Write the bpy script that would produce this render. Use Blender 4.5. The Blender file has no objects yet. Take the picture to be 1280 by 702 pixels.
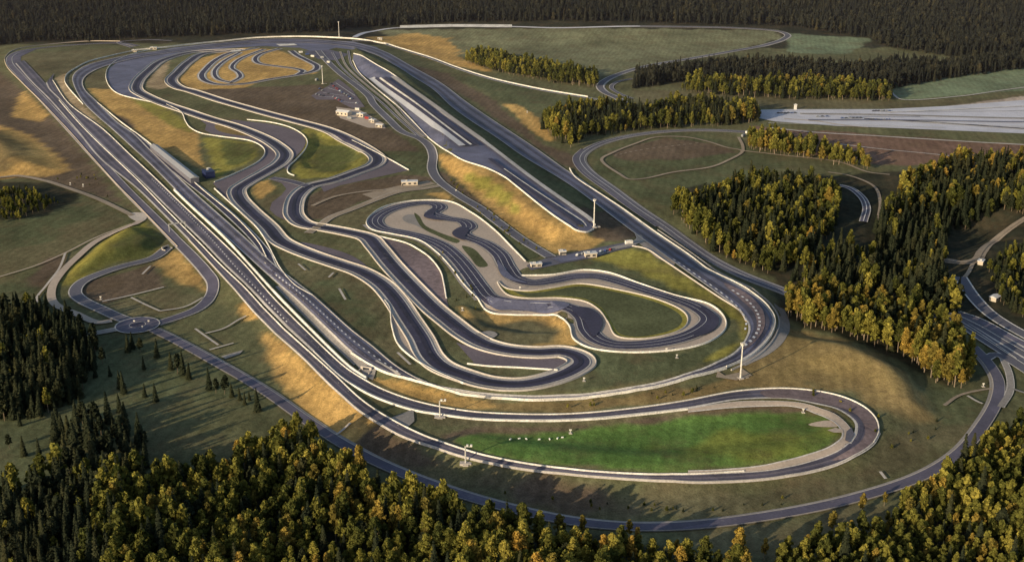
import bpy, bmesh, math, random
import numpy as np
from mathutils import Vector, geometry
random.seed(7); rng = np.random.default_rng(7)
scn = bpy.context.scene
COL = scn.collection
PI = math.pi
# ------------------------------------------------------------------ camera geometry
FPX = 1500.0; CAMH = 300.0
PITCH = math.atan((351 + 180) / FPX)
CP, SP = math.cos(PITCH), math.sin(PITCH)
cam = bpy.data.cameras.new("camera"); camo = bpy.data.objects.new("camera", cam); COL.objects.link(camo)
camo.location = (0, 0, CAMH); camo.rotation_euler = (PI/2 - PITCH, 0, 0)
cam.sensor_width = 36; cam.lens = FPX/1280*36; cam.clip_start = 5; cam.clip_end = 30000
scn.camera = camo

def ray(px, py):
    u = (px-640)/FPX; v = (351-py)/FPX
    return u, CP + v*SP, -SP + v*CP
def flat(px, py, z=0.0):
    a, b, c = ray(px, py); t = (z-CAMH)/c
    return a*t, b*t
# ------------------------------------------------------------------ relief of the land
def sdist(X, Y, poly):
    """signed distance to a polygon, inside positive"""
    P = np.array(poly, float); Q = np.roll(P, -1, 0)
    d2 = np.full(X.shape, 1e18); ins = np.zeros(X.shape, bool)
    for (ax, ay), (bx, by) in zip(P, Q):
        ex, ey = bx-ax, by-ay; L = ex*ex+ey*ey + 1e-9
        t = np.clip(((X-ax)*ex+(Y-ay)*ey)/L, 0, 1)
        d2 = np.minimum(d2, (X-ax-t*ex)**2+(Y-ay-t*ey)**2)
        c = ((ay > Y) != (by > Y)) & (X < (bx-ax)*(Y-ay)/(by-ay+1e-12)+ax)
        ins ^= c
    return np.where(ins, 1, -1)*np.sqrt(d2)
def sstep(t):
    t = np.clip(t, 0, 1); return t*t*(3-2*t)
def spaced(a, b, s0, s1):
    out = [a]
    while out[-1] < b:
        f = (out[-1]-a)/(b-a); out.append(out[-1] + s0+(s1-s0)*f)
    return out
ys = [-3000, -1500, -600, -200, 0, 100, 200, 280, 330] + spaced(360, 2300, 2.6, 8) 
ys += spaced(ys[-1]+14, 4200, 16, 60)[0:] + [4800, 6000, 8000, 12000, 18000, 25000]
GY = np.array(sorted(set(ys)))
xr = spaced(0, 620, 2.8, 4.6); xr += spaced(xr[-1]+6, 1300, 6, 14)
xr += [xr[-1]+d for d in (30, 80, 160, 300, 600, 1200, 2500, 5000, 10000, 18000)]
GX = np.array([-v for v in xr[:0:-1]] + xr)
XX, YY = np.meshgrid(GX, GY)
RELIEF = [  # foot outline in photo pixels on the low ground, rise, slope width
 ([(300,398),(326,425),(348,470),(385,522),(440,562),(520,592),(600,610),(700,625),(850,628),(1000,612),(1090,590),(1150,555),(1180,520),(1150,470),(1080,440),(1010,420),(990,400),(985,372),(900,338),(800,272),(700,200),(600,125),(520,62),(460,36),(300,34),(150,38),(0,50),(-60,75),(0,118),(55,168),(105,218),(155,262),(212,325),(262,374)], 7, 27),
 ([(545,215),(600,250),(655,297),(690,319),(738,311),(768,298),(752,272),(700,240),(600,165),(510,95),(440,62),(438,85),(475,118),(530,172)], 6, 20),
 ([(458,478),(500,496),(560,510),(640,515),(700,515),(800,506),(870,491),(905,476),(945,450),(975,425),(984,400),(970,372),(900,335),(800,270),(700,205),(600,133),(505,66),(440,44),(300,44),(150,60),(88,82),(80,100),(100,130),(135,161),(175,198),(217,240),(282,300),(350,370),(412,440)], 3, 7),
 ([(560,550),(640,540),(700,537),(850,521),(960,512),(1035,520),(1048,538),(1040,556),(1000,573),(900,586),(800,588),(680,578),(600,564)], -3, 20),
 ([(576,396),(600,388),(690,395),(706,405),(713,428),(700,434),(650,434),(600,425)], -4, 12),
 ([(372,210),(385,185),(390,170),(440,180),(458,195),(450,208),(420,217),(380,220)], -3, 12),
 ([(-60,225),(-60,165),(20,160),(75,190),(92,214),(40,222)], 9, 60),
 ([(170,280),(208,302),(190,316),(150,326),(110,341),(84,354),(84,340),(112,313),(140,293)], 6, 16),
 ([(1060,292),(1090,270),(1180,255),(1300,262),(1300,300),(1215,320),(1195,345),(1150,375),(1050,360),(1010,345)], -12, 50),
 ([(980,470),(985,405),(1060,405),(1150,450),(1200,500),(1160,535),(1110,520),(1060,492)], 5, 45),
]
HH = np.zeros_like(XX)
for poly, rise, w in RELIEF:
    wp = [flat(*p) for p in poly]; P = np.array(wp)
    m = (XX > P[:,0].min()-5) & (XX < P[:,0].max()+5) & (YY > P[:,1].min()-5) & (YY < P[:,1].max()+5)
    d = np.zeros_like(XX); d[m] = sdist(XX[m], YY[m], wp)
    fd = sstep((YY-720)/450)
    if rise == 3: HH += 3*sstep(d/w)*(1-fd)
    else: HH += rise*sstep(d/(w*(1+2.2*fd)) if rise == 7 else d/w)
# wooded hills behind
d = np.clip(YY-1980-0.10*np.abs(XX), 0, None)
HH += np.minimum(0.055*d, 95+0.01*d)*(1+0.25*np.sin(XX/310+1)*np.sin(YY/500)) + 9*sstep(d/300)*np.sin(XX/170+0.5)
HH += 0.5*np.sin(XX/47+1.3)*np.sin(YY/61)
def hq(x, y):
    i = np.clip(np.searchsorted(GX, x)-1, 0, len(GX)-2); j = np.clip(np.searchsorted(GY, y)-1, 0, len(GY)-2)
    fx = np.clip((x-GX[i])/(GX[i+1]-GX[i]), 0, 1); fy = np.clip((y-GY[j])/(GY[j+1]-GY[j]), 0, 1)
    return (HH[j,i]*(1-fx)+HH[j,i+1]*fx)*(1-fy)+(HH[j+1,i]*(1-fx)+HH[j+1,i+1]*fx)*fy
def at(px, py):
    """ground point seen at a photo pixel"""
    z = 0.0
    for _ in range(10):
        x, y = flat(px, py, z); z = 0.5*z+0.5*float(hq(x, y))
    x, y = flat(px, py, z)
    return x, y
def hz(x, y): return float(hq(x, y))
# ------------------------------------------------------------------ materials
def nt(m):
    m.use_nodes = True; t = m.node_tree; t.nodes.clear(); return t
def N(t, typ, **kw):
    n = t.nodes.new(typ)
    for k, v in kw.items():
        if k in n.inputs.keys() if isinstance(k, str) else False: n.inputs[k].default_value = v
        else: setattr(n, k, v)
    return n
def noise(t, scale, detail=3, rough=.55, vec=None):
    n = t.nodes.new("ShaderNodeTexNoise"); n.inputs["Scale"].default_value = scale
    n.inputs["Detail"].default_value = detail; n.inputs["Roughness"].default_value = rough
    if vec: t.links.new(vec, n.inputs["Vector"])
    return n.outputs["Fac"]
def mrange(t, val, a, b, c, d):
    n = t.nodes.new("ShaderNodeMapRange"); t.links.new(val, n.inputs[0])
    for i, v in enumerate((a, b, c, d)): n.inputs[i+1].default_value = v
    return n.outputs[0]
def mulc(t, col, fac):
    n = t.nodes.new("ShaderNodeVectorMath"); n.operation = 'SCALE'
    t.links.new(col, n.inputs[0]); t.links.new(fac, n.inputs["Scale"]); return n.outputs[0]
def mixc(t, fac, a, b):
    n = t.nodes.new("ShaderNodeMix"); n.data_type = 'RGBA'
    if isinstance(fac, (int, float)): n.inputs[0].default_value = fac
    else: t.links.new(fac, n.inputs[0])
    for s, v in ((6, a), (7, b)):
        if isinstance(v, tuple): n.inputs[s].default_value = (*v, 1)
        else: t.links.new(v, n.inputs[s])
    return n.outputs[2]
def finish(t, col, rough=.9, spec=.1, bump=None, bdist=.5, transl=0):
    b = t.nodes.new("ShaderNodeBsdfPrincipled"); o = t.nodes.new("ShaderNodeOutputMaterial")
    if isinstance(col, tuple): b.inputs["Base Color"].default_value = (*col, 1)
    else: t.links.new(col, b.inputs["Base Color"])
    b.inputs["Roughness"].default_value = rough; b.inputs["Specular IOR Level"].default_value = spec
    if bump:
        bn = t.nodes.new("ShaderNodeBump"); bn.inputs["Distance"].default_value = bdist; bn.inputs["Strength"].default_value = .8
        t.links.new(bump, bn.inputs["Height"]); t.links.new(bn.outputs[0], b.inputs["Normal"])
    if transl:
        tr = t.nodes.new("ShaderNodeBsdfTranslucent"); mx = t.nodes.new("ShaderNodeMixShader"); mx.inputs[0].default_value = transl
        if isinstance(col, tuple): tr.inputs[0].default_value = (*col, 1)
        else: t.links.new(col, tr.inputs[0])
        t.links.new(b.outputs[0], mx.inputs[1]); t.links.new(tr.outputs[0], mx.inputs[2]); t.links.new(mx.outputs[0], o.inputs[0])
    else: t.links.new(b.outputs[0], o.inputs[0])
def world_pos(t):
    mp = t.nodes.new("ShaderNodeMapping"); mp.inputs["Rotation"].default_value = (.62, .47, .85); mp.inputs["Location"].default_value = (37.3, 11.7, 23.1)
    t.links.new(t.nodes.new("ShaderNodeNewGeometry").outputs["Position"], mp.inputs[0]); return mp.outputs[0]
def surf(name, col, var=.18, fine=.12, rough=.85, spec=.15, s1=.02, s2=.6):
    m = bpy.data.materials.new(name); t = nt(m); p = world_pos(t)
    a = mrange(t, noise(t, s1, 4, .6, p), .3, .7, 1-var, 1+var)
    b = mrange(t, noise(t, s2, 4, .7, p), .3, .7, 1-fine, 1+fine)
    mm = t.nodes.new("ShaderNodeMath"); mm.operation = 'MULTIPLY'; t.links.new(a, mm.inputs[0]); t.links.new(b, mm.inputs[1])
    rgb = t.nodes.new("ShaderNodeRGB"); rgb.outputs[0].default_value = (*col, 1)
    finish(t, mulc(t, rgb.outputs[0], mm.outputs[0]), rough, spec); return m
M = {}
def asphalt(name, col, amp=.22):
    m = bpy.data.materials.new(name); t = nt(m); p = world_pos(t)
    a = mrange(t, noise(t, .045, 5, .7, p), .3, .7, 1-amp, 1+amp); b = mrange(t, noise(t, .7, 4, .8, p), .3, .7, .8, 1.22)
    v = t.nodes.new("ShaderNodeTexVoronoi"); v.inputs["Scale"].default_value = .035; t.links.new(p, v.inputs["Vector"])
    sx = t.nodes.new("ShaderNodeSeparateColor"); t.links.new(v.outputs["Color"], sx.inputs[0]); c = mrange(t, sx.outputs[0], 0, 1, .84, 1.16)
    rgb = t.nodes.new("ShaderNodeRGB"); rgb.outputs[0].default_value = (*col, 1)
    x = mulc(t, mulc(t, mulc(t, rgb.outputs[0], a), b), c)
    x = mixc(t, mrange(t, noise(t, .12, 4, .7, p), .60, .72, 0, .35), x, (.26,.24,.26))
    finish(t, x, .7, .3); return m
M['track'] = asphalt("dark_asphalt", (.050,.047,.084), .2)
M['oval'] = asphalt("blue_grey_asphalt", (.135,.140,.215))
M['outer'] = asphalt("grey_asphalt", (.112,.104,.150))
M['runoff'] = surf("runoff_asphalt", (.165,.140,.165), .18, .2)
M['road'] = surf("road_asphalt", (.13,.13,.165), .18, .15)
M['wear'] = asphalt('tyre_worn_asphalt', (.075,.072,.105), .4)
M['rubber'] = asphalt('rubbered_asphalt', (.030,.028,.05), .4)
M['pale'] = surf("pale_concrete", (.50,.455,.42), .15, .18)
M['line'] = surf("edge_concrete", (.56,.53,.51), .2, .3)
M['beige'] = surf("beige_gravel", (.47,.39,.33), .10, .16)
M['greyg'] = surf("grey_gravel", (.30,.28,.27), .2, .2)
M['dirt'] = surf("dirt_track", (.33,.27,.21), .25, .25)
M['white'] = surf("white_concrete", (.70,.67,.63), .24, .3, s1=.09, s2=.9)
M['paint'] = surf("road_paint", (.70,.70,.74), .1, .2)
M['basalt'] = surf("polished_tiles", (.52,.52,.56), .12, .2, .5, .4)
M['pad'] = surf("lilac_pad", (.56,.57,.66), .15, .15)
M['brown'] = surf("patchy_asphalt", (.20,.155,.165), .3, .35, s2=.25)
M['roofw'] = surf("white_roof", (.62,.62,.64), .1, .1, .5, .3)
M['hallroof'] = surf('grey_sheet_roof', (.34,.345,.38), .08, .15, .5, .3)
M['wallc'] = surf("cream_wall", (.55,.48,.40), .1, .1)
M['glass'] = surf("dark_glass", (.03,.035,.05), .1, .1, .2, .6)
M['metal'] = surf("galvanised_steel", (.55,.53,.50), .05, .1, .5, .5)
M['navy'] = surf("navy_panel", (.02,.03,.10), .1, .1, .5, .4)
M['bark'] = surf("tree_bark", (.16,.12,.085), .2, .3)
M['bark_dark'] = surf('shaded_bark', (.05,.04,.035), .2, .3)
M['birch'] = surf("pale_bark", (.27,.21,.155), .2, .3)
M['wrap'] = surf("white_wrap", (.8,.8,.78), .05, .05)
for i, c in enumerate([(.7,.7,.7),(.05,.05,.06),(.3,.03,.03),(.05,.08,.22),(.25,.26,.28)]):
    M['car%d'%i] = surf(["white","black","red","blue","silver"][i]+"_paint", c, .02, .02, .3, .5)
def foliage(name, stops, rand_val=.5, transl=.28):
    m = bpy.data.materials.new(name); t = nt(m)
    oi = t.nodes.new("ShaderNodeObjectInfo"); cr = t.nodes.new("ShaderNodeValToRGB")
    els = cr.color_ramp.elements
    while len(els) < len(stops): els.new(.5)
    for e, (p, c) in zip(els, stops): e.position = p; e.color = (*c, 1)
    pw = t.nodes.new("ShaderNodeMix"); pw.inputs[0].default_value = .45
    t.links.new(oi.outputs["Random"], pw.inputs[2])
    t.links.new(mrange(t, noise(t, .018, 3, .6, world_pos(t)), .32, .68, 0, 1), pw.inputs[3])
    t.links.new(pw.outputs[0], cr.inputs[0])
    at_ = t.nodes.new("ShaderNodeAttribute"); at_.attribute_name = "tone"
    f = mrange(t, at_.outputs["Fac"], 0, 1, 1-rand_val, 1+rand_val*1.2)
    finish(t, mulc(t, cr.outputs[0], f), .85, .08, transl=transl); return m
M['f_broad'] = foliage("broadleaf_foliage", [(0,(.034,.044,.014)),(.35,(.085,.090,.022)),(.7,(.19,.175,.036)),(1,(.34,.285,.060))])
M['f_autumn'] = foliage("autumn_foliage", [(0,(.095,.085,.025)),(.4,(.18,.145,.034)),(.75,(.29,.205,.045)),(1,(.40,.25,.055))])
M['f_spruce'] = foliage("spruce_foliage", [(0,(.020,.027,.016)),(.5,(.030,.036,.02)),(1,(.055,.054,.024))], .3, .08)
M['f_dark'] = foliage("distant_foliage", [(0,(.018,.021,.020)),(.5,(.027,.030,.024)),(.8,(.042,.042,.028)),(1,(.085,.070,.036))], .3, .08)
# ------------------------------------------------------------------ object helpers
def link(o, parent=None):
    COL.objects.link(o)
    if parent: o.parent = parent
    return o
def meshobj(name, verts, faces, mat, parent=None, smooth=False):
    me = bpy.data.meshes.new(name); me.from_pydata([tuple(v) for v in verts], [], faces)
    for mm in (mat if isinstance(mat, (list, tuple)) else [mat]): me.materials.append(M[mm] if isinstance(mm, str) else mm)
    if smooth: me.shade_smooth()
    me.update(); return link(bpy.data.objects.new(name, me), parent)
def tag(o, label, cat, group=None):
    o['label'] = label; o['category'] = cat
    if group: o['group'] = group
    return o
def thing(name, label, cat, loc, rz=0, group=None):
    o = bpy.data.objects.new(name, None); link(o); o.location = loc; o.rotation_euler = (0,0,rz); o.empty_display_size = 1
    return tag(o, label, cat, group)
# ------------------------------------------------------------------ curves on the ground
def catmull(P, closed=False, step=3.0):
    P = [np.array(p, float) for p in P]; n = len(P); out = []
    rngs = range(n) if closed else range(n-1)
    for i in rngs:
        p1, p2 = P[i], P[(i+1) % n]
        p0 = P[(i-1) % n] if (closed or i > 0) else 2*p1-p2
        p3 = P[(i+2) % n] if (closed or i < n-2) else 2*p2-p1
        a, b, c = [max(1e-3, np.linalg.norm(q-r)**.5) for q, r in ((p1,p0),(p2,p1),(p3,p2))]
        m1 = (p2-p1) + b*((p1-p0)/a-(p2-p0)/(a+b)); m2 = (p2-p1) + b*((p3-p2)/c-(p3-p1)/(b+c))
        k = max(1, int(math.ceil(np.linalg.norm(p2-p1)/step)))
        for j in range(k):
            t = j/k; t2, t3 = t*t, t*t*t
            out.append((2*t3-3*t2+1)*p1+(t3-2*t2+t)*m1+(-2*t3+3*t2)*p2+(t3-t2)*m2)
    if not closed: out.append(P[-1])
    return np.array(out)
def W(pts): return [at(*p) for p in pts]
def curve(pts, closed=False, step=3.0): return catmull(W(pts), closed, step)
def normals(C, closed):
    if closed: T = np.roll(C, -1, 0)-np.roll(C, 1, 0)
    else: T = np.gradient(C, axis=0)
    T /= (np.linalg.norm(T, axis=1)[:, None]+1e-9)
    return np.stack([T[:,1], -T[:,0]], 1)         # right-hand side
def sheet(name, A, B, z, mat, closed=False, k=3):
    """ribbon between two matched polylines laid on the ground"""
    n = len(A); rows = [A+(B-A)*(i/k) for i in range(k+1)]
    V = []
    for R in rows:
        zz = hq(R[:,0], R[:,1])+z
        V += list(zip(R[:,0], R[:,1], zz))
    F = []
    for i in range(k):
        for j in range(n if closed else n-1):
            j2 = (j+1) % n
            F.append((i*n+j, (i+1)*n+j, (i+1)*n+j2, i*n+j2))
    o = meshobj(name, V, F, mat); me = o.data
    if me.polygons and me.polygons[0].normal.z < 0: me.flip_normals()
    o['kind'] = 'structure'; return o
LAY = [0]
def ribbon(name, C, a, b, z, mat, closed=False, k=2):
    Nn = normals(C, closed); a = np.asarray(a)*np.ones(len(C)); b = np.asarray(b)*np.ones(len(C))
    return sheet(name, C+Nn*a[:,None], C+Nn*b[:,None], z, mat, closed, k)
def resample(C, n):
    s = np.concatenate([[0], np.cumsum(np.linalg.norm(np.diff(C, axis=0), axis=1))]); t = np.linspace(0, s[-1], n)
    return np.stack([np.interp(t, s, C[:,0]), np.interp(t, s, C[:,1])], 1)
def track(name, pts, w, mat='track', sl=0, sr=0, smat='pale', ls=.5, rs=.5, closed=False, lmat='line'):
    """a carriageway: shoulders (width sl / sr), asphalt, light edge strips"""
    LAY[0] += 1; i = LAY[0]; C = curve(pts, closed)
    if sl: ribbon('road_shoulder', C, -w/2-sl, -w/2+.3, .16+i*.004, smat, closed)
    if sr: ribbon('road_shoulder', C, w/2-.3, w/2+sr, .16+i*.004, smat, closed)
    ribbon(name, C, -w/2, w/2, .50+i*.005, mat, closed, 3)
    if ls: ribbon('road_edge', C, -w/2-ls, -w/2, .44+i*.005, lmat, closed, 1)
    if rs: ribbon('road_edge', C, w/2, w/2+rs, .44+i*.005, lmat, closed, 1)
    return C
def loft(name, L, R, mat, le=.8, re=.8, lmat='line'):
    LAY[0] += 1; i = LAY[0]; A, B = curve(L, step=4), curve(R, step=1.0)
    ix = [0]
    for p in A[1:]:
        a0 = ix[-1]; seg = B[a0:a0+45]; ix.append(a0+int(np.argmin(((seg-p)**2).sum(1))))
    ix[-1] = len(B)-1; B = B[np.array(ix)]
    sheet(name, A, B, .50+i*.005, mat, False, 4)
    if mat in ('outer', 'oval'):
        for f0, f1, mt in ((.16,.34,'wear'),(.60,.80,'wear'),(.485,.50,'greyg'),(.04,.055,'greyg'),(.93,.95,'greyg')): sheet('road_marking' if mt == 'greyg' else 'tyre_wear', A+(B-A)*f0, A+(B-A)*f1, .62+i*.005+(.03 if mt == 'greyg' else 0), mt, False, 1)
    for Cc, e in ((A, le), (B, re)):
        if e: ribbon('road_edge', Cc, -e/2, e/2, .72+i*.003, lmat, False, 1)
    return A, B
def area(name, pts, mat, z=None, smooth=True, cell=7.0):
    LAY[0] += 1; z = .10+LAY[0]*.004 if z is None else z
    Wd = W(pts); B = catmull(Wd, True, 4.0) if smooth else catmull_lin(Wd, 4.0)
    mn, mx = B.min(0), B.max(0); gx, gy = np.meshgrid(np.arange(mn[0], mx[0], cell), np.arange(mn[1], mx[1], cell))
    gx, gy = gx.ravel(), gy.ravel(); s = sdist(gx, gy, B); keep = s > cell*.45
    pts2 = [Vector(p) for p in B]+[Vector((x, y)) for x, y in zip(gx[keep], gy[keep])]; nb = len(B)
    r = geometry.delaunay_2d_cdt(pts2, [(i, (i+1) % nb) for i in range(nb)], [], 0, 1e-4)
    V2, F2 = r[0], r[2]
    cx = np.array([sum(V2[i].x for i in f)/len(f) for f in F2]); cy = np.array([sum(V2[i].y for i in f)/len(f) for f in F2])
    ins = sdist(cx, cy, B) > 0
    o = meshobj(name, [(v.x, v.y, hz(v.x, v.y)+z) for v in V2], [tuple(f) for f, k in zip(F2, ins) if k], mat)
    if o.data.polygons and o.data.polygons[0].normal.z < 0: o.data.flip_normals()
    o['kind'] = 'structure'; return o
def catmull_lin(P, step):
    out = []
    for a, b in zip(P, P[1:]+P[:1]):
        a, b = np.array(a), np.array(b); k = max(1, int(np.linalg.norm(b-a)/step))
        out += [a+(b-a)*j/k for j in range(k)]
    return np.array(out)
def barrier(label, C, off=0, h=1.1, closed=False, mat='white', bw=.55, cat='barrier', name='crash_barrier'):
    """a cast barrier with a battered profile standing on the ground"""
    Nn = normals(C, closed); prof = [(-bw, 0), (-bw*.8, h*.25), (-bw*.35, h), (bw*.35, h), (bw*.8, h*.25), (bw, 0)]
    V = []; n = len(C); Cc = C+Nn*off; base = hq(Cc[:,0], Cc[:,1])
    for j in range(n):
        for o_, z in prof: V.append((Cc[j,0]+Nn[j,0]*o_, Cc[j,1]+Nn[j,1]*o_, base[j]+z+.15))
    F = []
    for j in range(n if closed else n-1):
        for q in range(5): a = j*6+q; b = ((j+1) % n)*6+q; F.append((a, b, b+1, a+1))
    if not closed: F += [(0,1,2,3,4,5), tuple((n-1)*6+q for q in (5,4,3,2,1,0))]
    return tag(meshobj(name, V, F, mat), label, cat)
def dashes(C, off, L, gap, wid, z, mat='paint', name='road_marking'):
    Nn = normals(C, False); s = np.concatenate([[0], np.cumsum(np.linalg.norm(np.diff(C, axis=0), axis=1))])
    V = []; F = []; t = 0
    while t+L < s[-1]:
        for e in (t, t+L):
            x = np.interp(e, s, C[:,0]); y = np.interp(e, s, C[:,1]); nx = np.interp(e, s, Nn[:,0]); ny = np.interp(e, s, Nn[:,1])
            for w in (off-wid/2, off+wid/2): V.append((x+nx*w, y+ny*w, hz(x+nx*w, y+ny*w)+z))
        q = len(V)-4; F.append((q, q+1, q+3, q+2)); t += L+gap
    o = meshobj(name, V, F, mat)
    if o.data.polygons[0].normal.z < 0: o.data.flip_normals()
    o['kind'] = 'structure'; return o
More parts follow.
